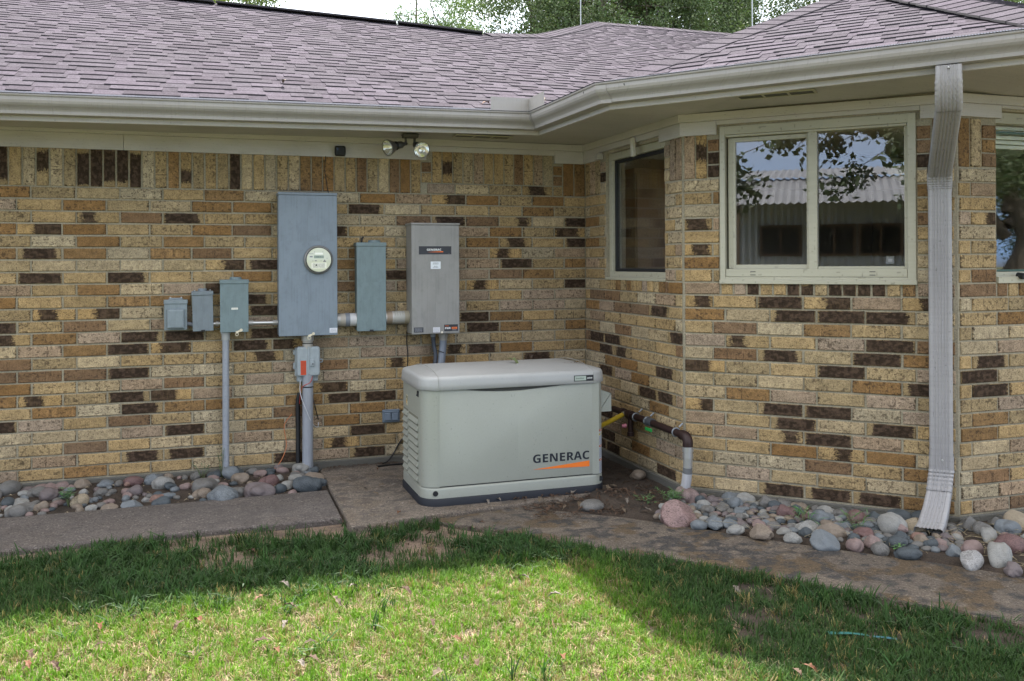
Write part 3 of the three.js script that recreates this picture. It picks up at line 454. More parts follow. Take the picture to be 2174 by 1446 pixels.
roofPlane(V2, [S2, S2], [S2, -S2], 2.8, (w) => (fl - 2 * T8 * w > 0 ? [[T8 * w, fl - T8 * w]] : [[fl / 2, fl / 2 + 0.001]]), (u) => mix(DY[2], DY[3], cl(u / fl)));
const wB = fl / (2 * T8);
roofPlane(V3, [1, 0], [0, -1], 3.3, (w) => [[w < wB ? T8 * w : T8 * wB + (w - wB), w < 1.9 ? 4.4 : 2.55]], () => DY[3]);
TAB.sort((a, b) => b.size - a.size);
TAB.forEach((f, i) => {
  if (i < 300 && f.size > 0) { const m = part('shingle', mergeGeometries([f.top.geo(), f.butt.geo()], true), [shingleMat, buttMat], roof); }
  else { restTop.p.push(...f.top.p); restTop.u.push(...f.top.u); restTop.c.push(...f.top.c); restButt.p.push(...f.butt.p); restButt.u.push(...f.butt.u); restButt.c.push(...f.butt.c); }
});
part('shingles', restTop.geo(), shingleMat, roof).userData.kind = 'stuff';
part('shingle_edges', restButt.geo(), buttMat, roof).userData.kind = 'stuff';
{ // deck, and the slopes that fall away behind the ridges
  const b = new Faces(), yr = (u) => Y0 + SL * wTop(u), zr = (u) => O0 - wTop(u);
  for (let i = 1; i < topLine.length; i++) { const [u0, w0] = topLine[i - 1], [u1, w1] = topLine[i]; b.quad([u0, yr(u0) - 0.01, zr(u0)], [u1, yr(u1) - 0.01, zr(u1)], [u1, yr(u1) - 1.2, zr(u1) - 3], [u0, yr(u0) - 1.2, zr(u0) - 3]); }
  
  deck.p.push(...b.p); deck.u.push(...b.u); deck.c.push(...b.c); part('roof_deck', deck.geo(), deckMat, roof);
}
const capMat = shingleMat;
function caps(a, b, N1, N2, count, half = 0.15) {                             // a, b: plan points with height on the hip; N1, N2 inward directions of the planes on each side
  const A = new THREE.Vector3(...a), B = new THREE.Vector3(...b), h = new THREE.Vector3(B.x - A.x, 0, B.z - A.z).normalize(), len = A.distanceTo(B), n = count || Math.ceil(len / 0.145);
  const p1 = new THREE.Vector3(h.z, 0, -h.x), side = (p, N) => SL * (p.x * N[0] + p.z * N[1]);
  for (let i = 0; i < n; i++) {
    const t0 = i / n, t1 = (i + 1.15) / n, f = new Faces(), fb = new Faces(), k = 0.9 + 0.2 * sr(), col = TONES[(sr() * 4) | 0].map((v) => v * k * 0.95), W = half + 0.008 * sr();
    const at = (t, s, lift) => { const v = A.clone().lerp(B, t); if (s) { const p = p1.clone().multiplyScalar(s > 0 ? W : -W), N = s > 0 ? N1 : N2; v.add(p); v.y += side(p, N); } v.y += lift; return v.toArray(); };
    for (const s of [1, -1]) { f.quad(at(t0, 0, 0.026), at(t0, s, 0.017), at(t1, s, 0.012), at(t1, 0, 0.020), col, [[0, t0 * len], [half, t0 * len], [half, t1 * len], [0, t1 * len]]); fb.quad(at(t0, 0, 0.020), at(t0, s, 0.011), at(t0, s, 0.017), at(t0, 0, 0.026)); fb.quad(at(t0, s, 0.004), at(t1, s, 0.002), at(t1, s, 0.012), at(t0, s, 0.017)); }
    part('ridge_cap', mergeGeometries([f.geo(), fb.geo()], true), [capMat, buttMat], roof);
  }
}
const hipAt = (t) => [V2[0] + 0.9239 * t, Y0 + SL * 0.9239 * t + DY[2] * (t < 0.5 ? 1 : 0), V2[1] - 0.3827 * t], hipRt = (t) => [V3[0] + 0.3827 * t, Y0 + SL * 0.9239 * t + DY[3] * Math.max(0, 1 - t * 0.9239 / 1.6), V3[1] - 0.9239 * t];
caps(hipAt(-0.02), hipAt(wA / 0.9239), [1, 0], [S2, -S2]); caps(hipRt(-0.02), hipRt(wB / 0.9239), [S2, -S2], [0, -1], 0, 0.19);
{ const u = (x) => [x, Y0 + SL * wTop(x), O0 - wTop(x)]; caps(u(0.75), u(2.233), [0.9, 0.3], [0, -1]); caps(u(2.2), u(5.4), [0, 1.0], [0, -1]); caps(u(0.08), u(0.80), [0, 1], [0, -1]);
  const V = []; for (const [x0, x1] of [[-8, -6.2], [-6.2, -4.4], [-4.38, -2.6], [-2.58, -0.80], [-0.79, 0.064]]) { const a = u(x0), b = u(x1); V.push([x0, x1]); const d = Math.hypot(b[0] - a[0], b[2] - a[2]), g = bx(0, d, 0.0, 0.020, -0.13, 0.09, 0.004); g.rotateZ(Math.atan2(b[1] - a[1], d)); g.rotateY(-Math.atan2(b[2] - a[2], b[0] - a[0])); g.translate(...a); part('ridge_vent', g, deckMat, roof); } }

// ---------------------------------------------------------------- downspout on the slanting wall
function spout() {
  const g = new THREE.Group(); g.name = 'downspout'; g.position.set(0, 0, LR); g.rotation.y = -Math.PI / 4; house.add(g);
  const prof = []; const w = 0.056, d = 0.040, c = 0.014;        // half width, half depth; ribs on the front
  for (let k = 0; k < 4; k++) for (let i = 0; i <= 4; i++) { const a = Math.PI / 2 * (k + i / 4), sx = k === 0 || k === 3 ? 1 : -1, sy = k < 2 ? 1 : -1; prof.push([sx * (w - c) + c * Math.cos(a), sy * (d - c) + c * Math.sin(a)]); if (k === 0 && i === 4) for (let q = 0; q < 5; q++) for (const [e, r] of [[0.0085, 0], [0.0045, -0.0042], [-0.0005, -0.0042], [-0.0045, 0]]) prof.push([0.030 - q * 0.0150 + e - 0.002, d + r]); }
  const run = (name, path, scaleAt = () => 1, twistMat = spoutMat, open = false, ripple = () => 0, sideOnly = false) => {
    const P = [], rings = path.map((p, i) => { const a = path[Math.max(0, i - 1)], b = path[Math.min(path.length - 1, i + 1)], t = new THREE.Vector2(b[1] - a[1], b[2] - a[2]).normalize(); const s = scaleAt(i); return prof.map(([x, z]) => { const zz = z * s + (z > 0 ? (sideOnly ? 0 : 1) : -0.4) * ripple(i), xx = x * s + Math.sign(x) * ripple(i) * 0.7; return [p[0] + xx, p[1] + zz * t.y, p[2] - zz * t.x]; }); });
    const pos = [], uv = []; let L = 0;
    for (let i = 1; i < rings.length; i++) { const dl = Math.hypot(path[i][1] - path[i - 1][1], path[i][2] - path[i - 1][2]); for (let k = 0; k < prof.length; k++) { const n = (k + 1) % prof.length, a = rings[i - 1][k], b = rings[i - 1][n], c2 = rings[i][n], d2 = rings[i][k]; pos.push(...a, ...c2, ...b, ...a, ...d2, ...c2); for (const [q, v] of [[k, 0], [k + 1, dl], [k + 1, 0], [k, 0], [k, dl], [k + 1, dl]]) uv.push(q * 0.01, L + v); } L += dl; }
    const ge = new THREE.BufferGeometry(); ge.setAttribute('position', new THREE.Float32BufferAttribute(pos, 3)); ge.setAttribute('uv', new THREE.Float32BufferAttribute(uv, 2)); ge.computeVertexNormals();
    return part(name, ge, twistMat, g);
  };
  const u0 = 1.428, u1 = 1.383, O = 0.655, I = 0.062;
  const bend = (a, b, n) => Array.from({ length: n + 1 }, (_, i) => a.map((v, k) => mix(v, b[k], i / n)));
  run('outlet_tube', [[u0, 2.238, O - 0.012], [u0, 2.19, O - 0.012]]);
  const e1 = []; for (let i = 0; i <= 14; i++) { const a = (i / 14) * 0.98; e1.push([u0, 2.20 - 0.16 * Math.sin(a), O - 0.012 - 0.16 * (1 - Math.cos(a))]); }
  run('elbow', e1, () => 1.012, spoutMat, false, (i) => (i > 1 && i < 13 && i % 2 ? 0.0035 : 0), true);
  const s0 = e1[14], s1 = [u1, 1.795, I + 0.045]; run('offset_tube', bend(s0, s1, 3));
  const e2 = []; for (let i = 0; i <= 14; i++) { const f = i / 14; e2.push([u1, s1[1] + 0.02 - 0.115 * f, I + 0.066 * (1 - f) * (1 - f)]); }
  run('elbow', e2, () => 1.02, spoutMat, false, (i) => (i > 1 && i < 13 && i % 2 ? 0.0035 : 0));
  run('straight_tube', bend([u1, 1.735, I], [u1, 0.30, I], 4));
  const e3 = []; for (let i = 0; i <= 16; i++) { const f = i / 16, a = Math.max(0, f - 0.4) / 0.6; e3.push([u1 - 0.012 * a, 0.33 - 0.20 * f, I + 0.005 + 0.05 * a * a]); }
  run('elbow', e3, () => 1.05, spoutMat, false, (i) => (i > 5 && i < 16 && i % 2 ? 0.0035 : 0));
  const z = e3[16]; run('kick_out', [z, [z[0] - 0.014, 0.055, z[2] + 0.050], [z[0] - 0.034, -0.015, z[2] + 0.125], [z[0] - 0.048, -0.040, z[2] + 0.165]], (i) => 1.05 + i * 0.045);
  for (const y of [0.305]) part('screw', new THREE.SphereGeometry(0.006, 10, 8).translate(u1 + 0.006, y, I + 0.043), steel, g);
  part('screw', new THREE.SphereGeometry(0.006, 10, 8).translate(u0, 2.225, O + 0.030), steel, g);
}
spout();
{ // splash guard on the inner corner of the gutter
  const g = part('splash_guard', [bx(-0.965, -0.703, 2.318, 2.410, 0.698, 0.7, 0), bx(-0.703, -0.7005, 2.318, 2.410, 0.70, 0.97, 0)], gutterMat, house);
}

// ---------------------------------------------------------------- on the main wall: boxes, meters, pipes
const lines = (x, w, y0, n, step, color, left = 6) => { x.fillStyle = color; const r = rng(n * 31 + w); for (let i = 0; i < n; i++) { let p = left; while (p < w - left - 4) { const l = 3 + r() * 11; x.fillRect(p, y0 + i * step, Math.min(l, w - left - p), Math.max(1, step * 0.45)); p += l + 3; } } };
function hubBox(name, label, x0, x1, y0, y1, d, mat, tilt = 0, opt = {}) {
  const cx = (x0 + x1) / 2, g = thing(name, label, 'electrical box', [cx, y0, 0], opt.group), w = x1 - x0, h = y1 - y0; g.rotation.z = tilt;
  part('body', bx(-w / 2 + 0.004, w / 2 - 0.004, 0.004, h - 0.004, 0.008, d - 0.012, 0.003), mat, g);
  part('cover', bx(-w / 2, w / 2, 0, h - 0.008, d - 0.012, d, 0.003), mat, g);
  part('rain_hood', bx(-w / 2 - 0.003, w / 2 + 0.003, h - 0.026, h, 0.006, d + 0.006, 0.003), mat, g);
  if (opt.hub) part('hub', [cyl([opt.hubX || 0, h, d * 0.5], [opt.hubX || 0, h + 0.016, d * 0.5], w * 0.22, w * 0.2, 20)], mat, g);
  return [g, w, h];
}
{
  const [g, w, h] = hubBox('outlet_box', 'small pale grey outlet box with a raised lid, leftmost on the wall', -2.959, -2.821, 0.918, 1.112, 0.075, greyPale);
  const s = new THREE.Shape([[-0.052, 0.01], [0.052, 0.01], [0.052, 0.135], [-0.052, 0.135]].map((p) => new THREE.Vector2(...p))), e = new THREE.ExtrudeGeometry(s, { depth: 0.008, bevelEnabled: true, bevelThickness: 0.012, bevelSize: 0.012, bevelOffset: -0.012, bevelSegments: 2 }).translate(0, 0, 0.085);
  part('lid', metre(e), greyPale, g); part('hinge', [cyl([-0.035, h + 0.004, 0.03], [0.035, h + 0.004, 0.03], 0.008, 0.008, 10), bx(-0.045, 0.045, h, h + 0.006, 0.01, 0.05)], greyPale, g);
  for (const s of [-1, 1]) part('screw', new THREE.SphereGeometry(0.006, 8, 6).translate(s * 0.033, h + 0.012, 0.03), steel, g);
  const lg = canvasTex(64, 32, () => {}); part('embossed_mark', [cyl([-0.03, 0.042, 0.1045], [0.03, 0.042, 0.1045], 0.0012, 0.0012, 6), tube([[-0.02, 0.05, 0.1045], [0.0, 0.058, 0.1045], [0.02, 0.056, 0.1045], [0.034, 0.068, 0.1045]], 0.0012, 12, 5)], greyPale, g);
}
{
  const [g, w, h] = hubBox('breaker_box', 'plain slate grey breaker box hanging slightly askew, second from the left', -2.787, -2.660, 0.908, 1.166, 0.095, greyMid, 0.018, { hub: true });
  part('embossed_square', [bx(-0.018, 0.018, 0.14, 0.142, 0.0945, 0.0962), bx(-0.018, 0.018, 0.175, 0.177, 0.0945, 0.0962), bx(-0.018, -0.016, 0.142, 0.175, 0.0945, 0.0962), bx(0.016, 0.018, 0.142, 0.175, 0.0945, 0.0962), bx(-0.008, 0.008, 0.150, 0.167, 0.0945, 0.0958)], greyMid, g);
  part('latch', bx(-0.012, 0.012, -0.002, 0.009, 0.094, 0.099), black, g);
  for (const s of [-1, 1]) part('screw', new THREE.SphereGeometry(0.005, 8, 6).translate(s * 0.048, h + 0.004, 0.055), steel, g);
}
function lockTab(g, x, y, z) { const t = part('lock_tab', [bx(-0.022, 0.020, -0.004, 0.008, 0, 0.003), cyl([0.014, 0.004, 0], [0.014, 0.004, 0.008], 0.010, 0.009, 14), new THREE.TorusGeometry(0.009, 0.0022, 6, 14).translate(-0.020, -0.012, 0.004)], std([0.62, 0.56, 0.42], 0.45), g); t.position.set(x, y, z); t.rotation.z = 0.35; return t; }
{
  const [g, w, h] = hubBox('breaker_box', 'grey-green breaker box with a small white label above the thin conduit', -2.620, -2.443, 0.897, 1.238, 0.118, greyGreen, 0, { hub: true, hubX: 0.01 });
  sticker('label', g, 0.004 - 0.022, 0.044 - 0.022, 0.147, 0.159, 0.1185, 64, 20, (x) => { x.fillStyle = '#e4e2da'; x.fillRect(0, 0, 64, 20); lines(x, 64, 6, 2, 6, '#8a8a86'); });
  lockTab(g, 0.03, 0.004, 0.118);
}
const meterGroup = thing('meter_cabinet', 'tall blue-grey electric panel with a round glass meter', 'electric panel', [-2.064, 0.863, 0]);
{
  const g = meterGroup, w = 0.382, h = 0.945, d = 0.158;
  part('body', bx(-w / 2 + 0.003, w / 2 - 0.003, 0.003, h - 0.003, 0.006, d - 0.014, 0.004), greyBlue, g);
  part('cover', bx(-w / 2, w / 2, 0, h - 0.016, d - 0.014, d, 0.004), greyBlue, g);
  part('rain_lip', bx(-w / 2 - 0.002, w / 2 + 0.002, h - 0.015, h + 0.002, 0.006, d + 0.002, 0.003), greyBlue, g);
  const m = new THREE.Group(); m.name = 'meter'; m.position.set(0.066, 0.502, d); g.add(m);
  part('meter_ring', new THREE.LatheGeometry([[0.070, 0], [0.094, 0], [0.096, 0.006], [0.095, 0.016], [0.088, 0.022], [0.084, 0.022], [0.084, 0.006], [0.070, 0.006]].map((p) => new THREE.Vector2(...p)), 48).rotateX(Math.PI / 2), std([0.25, 0.25, 0.24], 0.4, { metalness: 0.6 }), m);
  const face = canvasTex(256, 256, (x) => {
    x.fillStyle = '#c9ccb4'; x.fillRect(0, 0, 256, 256); x.fillStyle = '#e7e8da'; x.fillRect(88, 52, 82, 20); x.fillRect(50, 160, 158, 60);
    x.fillStyle = '#7f8d74'; x.fillRect(76, 82, 104, 30); x.fillStyle = '#3c463a'; x.font = 'bold 22px sans-serif'; x.fillText('8 4 1', 102, 105);
    x.fillStyle = '#55574e'; lines(x, 76, 58, 2, 6, '#777', 4); x.fillRect(32, 88, 30, 14); x.fillRect(84, 134, 22, 10); for (const [a, b] of [[64, 140], [150, 140], [82, 44], [170, 44], [214, 112]]) { x.beginPath(); x.arc(a, b, 4, 0, 7); x.fill(); }
    x.beginPath(); x.moveTo(188, 124); x.lineTo(206, 152); x.lineTo(170, 152); x.fill(); x.save(); x.translate(58, 164); lines(x, 140, 4, 6, 8, '#6a6a62', 4); x.restore(); x.fillStyle = '#2e302b'; x.fillRect(92, 176, 16, 18);
  });
  part('meter_face', new THREE.CircleGeometry(0.079, 48).translate(0, 0, 0.0335), std([1, 1, 1], 0.5, { map: face }), m); part('meter_dial', new THREE.CylinderGeometry(0.080, 0.080, 0.006, 48).rotateX(Math.PI / 2).translate(0, 0, 0.030), std([0.4, 0.4, 0.33], 0.5), m);
  part('meter_glass', new THREE.LatheGeometry([[0.084, 0.018], [0.0838, 0.046], [0.080, 0.054], [0.072, 0.058], [0, 0.060]].map((p) => new THREE.Vector2(...p)), 48).rotateX(Math.PI / 2), new THREE.MeshPhysicalMaterial({ color: 0xffffff, roughness: 0.02, transmission: 1, thickness: 0, ior: 1.45 }), m);
  part('meter_base', new THREE.CylinderGeometry(0.076, 0.082, 0.028, 40).rotateX(Math.PI / 2).translate(0, 0, 0.013), std([0.16, 0.16, 0.15], 0.5), m);
  sticker('label', g, 0.138, 0.188, 0.016, 0.047, d + 0.0006, 96, 64, (x) => { x.fillStyle = '#d9dbe2'; x.fillRect(0, 0, 96, 64); x.fillStyle = '#222'; x.font = 'bold 15px sans-serif'; x.fillText('WARNING', 12, 20); lines(x, 96, 28, 4, 8, '#666'); });
  lockTab(g, 0.02, 0.004, d); part('padlock_seal', new THREE.TorusGeometry(0.012, 0.003, 6, 16).translate(0.005, -0.014, d - 0.01), std([0.62, 0.6, 0.5], 0.4), g);
}
{
  const [g, w, h] = hubBox('breaker_cabinet', 'narrow grey-green breaker panel between the meter and the transfer switch', -1.738, -1.538, 0.879, 1.482, 0.122, greyGreen, 0, { hub: true, hubX: 0.03 });
  part('latch', bx(-0.014, 0.012, -0.003, 0.010, 0.119, 0.126), nearBlack, g); part('hook', tube([[-0.05, h, 0.02], [-0.045, h + 0.03, 0.015], [-0.035, h + 0.04, 0.012]], 0.006, 8, 6), black, g);
}
{
  const x0 = -1.377, x1 = -1.040, y0 = 0.853, y1 = 1.615, d = 0.2, g = thing('transfer_switch', 'warm grey generator transfer switch cabinet with black brand label', 'electrical cabinet', [(x0 + x1) / 2, y0, 0]), w = x1 - x0, h = y1 - y0;
  part('body', bx(-w / 2 + 0.003, w / 2 - 0.003, 0.002, h - 0.012, 0.012, d - 0.014, 0.004), greyWarm, g);
  part('door', bx(-w / 2, w / 2, 0, h - 0.014, d - 0.014, d, 0.004), greyWarm, g);
  part('rain_lip', bx(-w / 2 - 0.004, w / 2 + 0.004, h - 0.0135, h, 0.006, d + 0.006, 0.003), greyWarm, g);
  const bl = (x, w2, h2, c = '#23252b') => { x.fillStyle = c; x.fillRect(0, 0, w2, h2); };
  sticker('brand_label', g, -w / 2 + 0.051, w / 2 - 0.057, h - 0.216, h - 0.160, d + 0.0006, 512, 128, (x) => {
    bl(x, 512, 128); x.fillStyle = '#e8e8e6'; x.font = 'bold 50px sans-serif'; x.save(); x.translate(122, 70); x.scale(1.02, 0.86); x.fillText('GENERAC', 0, 0); x.restore(); x.fillStyle = '#e06a1c'; x.beginPath(); x.moveTo(124, 92); x.lineTo(382, 78); x.lineTo(382, 96); x.fill(); x.fillStyle = '#777'; x.fillRect(462, 118, 30, 3); });
  sticker('notice', g, -0.035, 0.035, h - 0.316, h - 0.265, d + 0.0006, 160, 120, (x) => { x.fillStyle = '#d4dade'; x.fillRect(0, 0, 160, 120); x.fillStyle = '#3b4046'; x.font = 'bold 15px sans-serif'; x.textAlign = 'center'; for (const [t, y] of [['GENERATOR', 28], ['DISCONNECT', 46], ['SERVICE', 82], ['DISCONNECT', 100]]) x.fillText(t, 80, y); });
  sticker('small_black_label', g, -w / 2 + 0.014, -w / 2 + 0.080, 0.013, 0.047, d + 0.0006, 160, 80, (x) => { bl(x, 160, 80, '#1c1f26'); lines(x, 160, 14, 5, 12, '#9a9ca2', 14); });
  sticker('white_label', g, -0.020, 0.028, 0.010, 0.045, d + 0.0006, 120, 90, (x) => { x.fillStyle = '#cfd0d4'; x.fillRect(0, 0, 120, 90); lines(x, 120, 8, 8, 10, '#8d8e98', 8); });
  sticker('power_label', g, 0.058, 0.156, 0.016, 0.062, d + 0.0006, 256, 128, (x) => { bl(x, 256, 128, '#1d2026'); x.fillStyle = '#e9e9e9'; x.font = 'bold 50px sans-serif'; x.fillText('PWR', 12, 88); x.fillStyle = '#df6a1e'; x.fillRect(140, 50, 100, 40); x.fillRect(18, 22, 70, 8); x.fillStyle = '#2a2c30'; x.font = 'bold 30px sans-serif'; x.fillText('VIEW', 150, 82); x.fillStyle = '#aaa'; x.fillRect(150, 104, 80, 6); });
  part('screw', new THREE.SphereGeometry(0.008, 12, 8).translate(0.043, 0.008, d), std([0.7, 0.66, 0.55], 0.3), g);
}
// conduits between the boxes
const conduit = (name, label, list, cat = 'conduit') => { const g = thing(name, label, cat); for (const [n, geo, m] of list) part(n, geo, m, g); return g; };
conduit('metal_conduit', 'thin steel conduit joining the labelled breaker box to the meter panel', [['pipe', cyl([-2.445, 0.951, 0.06], [-2.25, 0.949, 0.06], 0.0125), steel], ['coupling', cyl([-2.447, 0.951, 0.06], [-2.412, 0.951, 0.06], 0.018, 0.018, 8), galv], ['coupling', cyl([-2.285, 0.949, 0.06], [-2.254, 0.949, 0.06], 0.018, 0.018, 8), galv]]);
conduit('conduit_nipple', 'short conduit nipple between the two middle-left breaker boxes', [['pipe', cyl([-2.67, 0.951, 0.05], [-2.615, 0.951, 0.05], 0.012), steel], ['coupling', cyl([-2.648, 0.951, 0.05], [-2.628, 0.951, 0.05], 0.018, 0.018, 8), galv]]);
conduit('grey_conduit', 'short bent grey conduit beside the leftmost outlet box', [['pipe', tube([[-2.83, 0.957, 0.04], [-2.80, 0.952, 0.045], [-2.77, 0.943, 0.05]], 0.013, 10, 10), pvcDark]]);
const big = (name, label, xa, xb, y, bands) => { const g = thing(name, label, 'conduit'); part('pipe', cyl([xa, y, 0.075], [xb, y, 0.075], 0.043, 0.043, 28), galv, g); for (const [a, b, r, m] of bands) part('band', cyl([a, y, 0.075], [b, y, 0.075], r, r, 28), m, g); return g; };
big('thick_conduit', 'thick grey conduit between the meter panel and the narrow breaker panel', -1.88, -1.73, 0.957, [[-1.845, -1.812, 0.0445, std([0.36, 0.33, 0.28], 0.5)], [-1.812, -1.782, 0.047, pvcDark], [-1.782, -1.735, 0.045, std([0.46, 0.46, 0.46], 0.4)]]);
{
  const g = big('thick_conduit', 'thick printed conduit between the narrow breaker panel and the transfer switch', -1.545, -1.36, 0.965, [[-1.53, -1.492, 0.044, std([0.24, 0.19, 0.14], 0.5)], [-1.405, -1.372, 0.047, std([0.30, 0.27, 0.20], 0.5)]]);
  part('print_band', new THREE.CylinderGeometry(0.0446, 0.0446, 0.075, 28, 1, true).rotateZ(Math.PI / 2).translate(-1.445, 0.965, 0.075), std([1, 1, 1], 0.5, { map: canvasTex(256, 512, (x) => { x.fillStyle = '#9b9a93'; x.fillRect(0, 0, 256, 512); x.fillStyle = '#44443f'; x.font = 'bold 20px sans-serif'; for (let i = 0; i < 4; i++) x.fillText('MAX 600 V  90 C', 14, 70 + i * 120); }) }), g);
}
conduit('grey_conduit_riser', 'thin pale grey conduit rising from the stones to the labelled breaker box', [['pipe', tube([[-2.588, -0.08, 0.072], [-2.586, 0.45, 0.07], [-2.585, 0.87, 0.07]], 0.0215, 12, 16), pvc], ['adapter', [cyl([-2.585, 0.845, 0.07], [-2.585, 0.885, 0.07], 0.026, 0.027, 20), cyl([-2.585, 0.884, 0.07], [-2.585, 0.90, 0.07], 0.030, 0.030, 20)], std([0.30, 0.31, 0.30], 0.5)]]);
conduit('grey_conduit_riser', 'thick pale grey conduit rising from the stones to the telephone box', [['pipe', cyl([-2.066, -0.1, 0.085], [-2.062, 0.60, 0.085], 0.0355, 0.0355, 22), pvc], ['collar', cyl([-2.062, 0.77, 0.085], [-2.062, 0.825, 0.085], 0.034, 0.034, 20), std([0.35, 0.33, 0.29], 0.5)], ['coupling', cyl([-2.062, 0.825, 0.085], [-2.062, 0.866, 0.085], 0.041, 0.041, 20), galv], ['cable_tie', [cyl([-2.0625, 0.513, 0.085], [-2.0625, 0.521, 0.085], 0.0365, 0.0365, 22), cyl([-2.062, 0.805, 0.085], [-2.062, 0.811, 0.085], 0.0352, 0.0352, 22)], black]]);
{
  const g = thing('telephone_box', 'grey telephone junction box with an orange label under the meter panel', 'junction box', [-2.060, 0.551, 0.02]);
  const m = std([0.285, 0.325, 0.345], 0.45, { map: rep(blotch, 4) });
  part('base', [bx(-0.083, 0.068, 0.035, 0.225, 0.0, 0.05, 0.006), bx(-0.072, -0.03, 0, 0.05, 0.005, 0.06, 0.006), bx(0.022, 0.066, 0, 0.05, 0.005, 0.06, 0.006)], m, g);
  const s = new THREE.Shape(); { const w = 0.076, y0 = 0.038, y1 = 0.236, r = 0.02; s.moveTo(-w + r, y0); s.lineTo(w - r, y0); s.quadraticCurveTo(w, y0, w, y0 + r); s.lineTo(w, y1 - r); s.quadraticCurveTo(w, y1, w - r, y1); s.lineTo(-w + r, y1); s.quadraticCurveTo(-w, y1, -w, y1 - r); s.lineTo(-w, y0 + r); s.quadraticCurveTo(-w, y0, -w + r, y0); }
  part('lid', metre(new THREE.ExtrudeGeometry(s, { depth: 0.03, bevelEnabled: true, bevelThickness: 0.012, bevelSize: 0.012, bevelOffset: -0.012, bevelSegments: 3, curveSegments: 6 }).translate(0, 0, 0.055)), m, g);
  part('rib', bx(-0.008, 0.008, 0.05, 0.238, 0.094, 0.101, 0.003), m, g);
  part('clasp', [bx(0.008, 0.038, 0.105, 0.150, 0.094, 0.108, 0.004), cyl([0.026, 0.122, 0.1], [0.026, 0.122, 0.112], 0.006, 0.006, 12)], m, g); part('lock', cyl([0.026, 0.122, 0.11], [0.026, 0.122, 0.114], 0.004, 0.004, 10), black, g);
  part('hinge', [bx(-0.094, -0.080, 0.085, 0.125, 0.01, 0.05, 0.003), bx(-0.094, -0.080, 0.18, 0.21, 0.01, 0.05, 0.003)], m, g);
  part('eyelet', new THREE.TorusGeometry(0.011, 0.004, 6, 14).translate(0.086, 0.135, 0.05), m, g);
  sticker('orange_label', g, -0.052, -0.016, 0.049, 0.144, 0.0975, 48, 128, (x) => { x.fillStyle = '#b8401c'; x.fillRect(0, 0, 48, 128); x.save(); x.rotate(Math.PI / 2); x.fillStyle = '#8e3216'; lines(x, 128, -40, 4, 9, '#8e3216', 8); x.restore(); });
  part('cable_gland', cyl([0.0, 0.03, 0.05], [0.0, 0.01, 0.05], 0.008, 0.008, 10), std([0.5, 0.46, 0.36], 0.4), g);
}
conduit('black_cable', 'black flat cable running up beside the thick grey conduit', [['cable', tube([[-2.125, -0.08, 0.04], [-2.122, 0.2, 0.03], [-2.12, 0.44, 0.03], [-2.11, 0.47, 0.03]], 0.015, 14, 8), black]], 'cable');
const wire = (label, pts, r, m, cat = 'cable', seg = 30) => { const o = top('cable', tube(pts, r, seg, 6), m); tag(o, label, cat); return o; };
wire('thin black wire hanging loose from the telephone box on the right', [[-2.03, 0.57, 0.06], [-2.03, 0.47, 0.03], [-2.005, 0.36, 0.02], [-1.985, 0.28, 0.014]], 0.003, black);
wire('thin white wire looping from under the telephone box across the conduit', [[-2.112, 0.56, 0.08], [-2.115, 0.48, 0.12], [-2.075, 0.36, 0.13], [-2.035, 0.27, 0.10], [-1.99, 0.235, 0.03], [-1.985, 0.26, 0.012]], 0.0025, std([0.5, 0.52, 0.55], 0.5));
wire('thin red wire curling under the telephone box', [[-2.03, 0.60, 0.10], [-2.05, 0.55, 0.12], [-2.10, 0.52, 0.11], [-2.115, 0.40, 0.05]], 0.0025, std([0.4, 0.05, 0.04], 0.5));
wire('thin orange wire against the bricks left of the thick conduit', [[-2.16, 0.33, 0.012], [-2.21, 0.26, 0.02], [-2.20, 0.12, 0.03], [-2.235, 0.03, 0.05], [-2.30, -0.04, 0.08]], 0.003, std([0.42, 0.14, 0.05], 0.6));
wire('thin black wire from the small camera down to the meter panel', [[-1.93, 2.07, 0.03], [-1.935, 1.98, 0.012], [-1.925, 1.90, 0.012], [-1.912, 1.815, 0.03]], 0.0025, nearBlack);
wire('thin black wire hanging from the transfer switch down the bricks', [[-1.372, 0.87, 0.03], [-1.374, 0.80, 0.015], [-1.366, 0.72, 0.013], [-1.368, 0.60, 0.013], [-1.37, 0.50, 0.013]], 0.0035, black);
wire('black cable leaving the wall behind the generator near the ground', [[-1.36, 0.15, 0.02], [-1.42, 0.10, 0.02], [-1.47, 0.02, 0.025], [-1.52, -0.03, 0.05], [-1.56, -0.04, 0.07]], 0.005, black);
wire('short black cable end lying on the concrete behind the generator', [[-1.60, -0.043, 0.12], [-1.52, -0.041, 0.11], [-1.40, -0.042, 0.11], [-1.30, -0.04, 0.16]], 0.006, black);
conduit('grey_conduit_pair', 'thick grey flexible conduit from the transfer switch down behind the generator', [['pipe', tube([[-1.135, 0.83, 0.11], [-1.137, 0.76, 0.11], [-1.150, 0.66, 0.12], [-1.165, 0.5, 0.13], [-1.17, 0.3, 0.2]], 0.026, 24, 16), pvcDark], ['fitting', [cyl([-1.135, 0.855, 0.11], [-1.135, 0.825, 0.11], 0.034, 0.034, 8), cyl([-1.135, 0.83, 0.11], [-1.135, 0.80, 0.11], 0.030, 0.028, 16)], std([0.28, 0.26, 0.22], 0.5)], ['cable_tie', cyl([-1.147, 0.722, 0.115], [-1.149, 0.716, 0.115], 0.0275, 0.0275, 16), black]]);
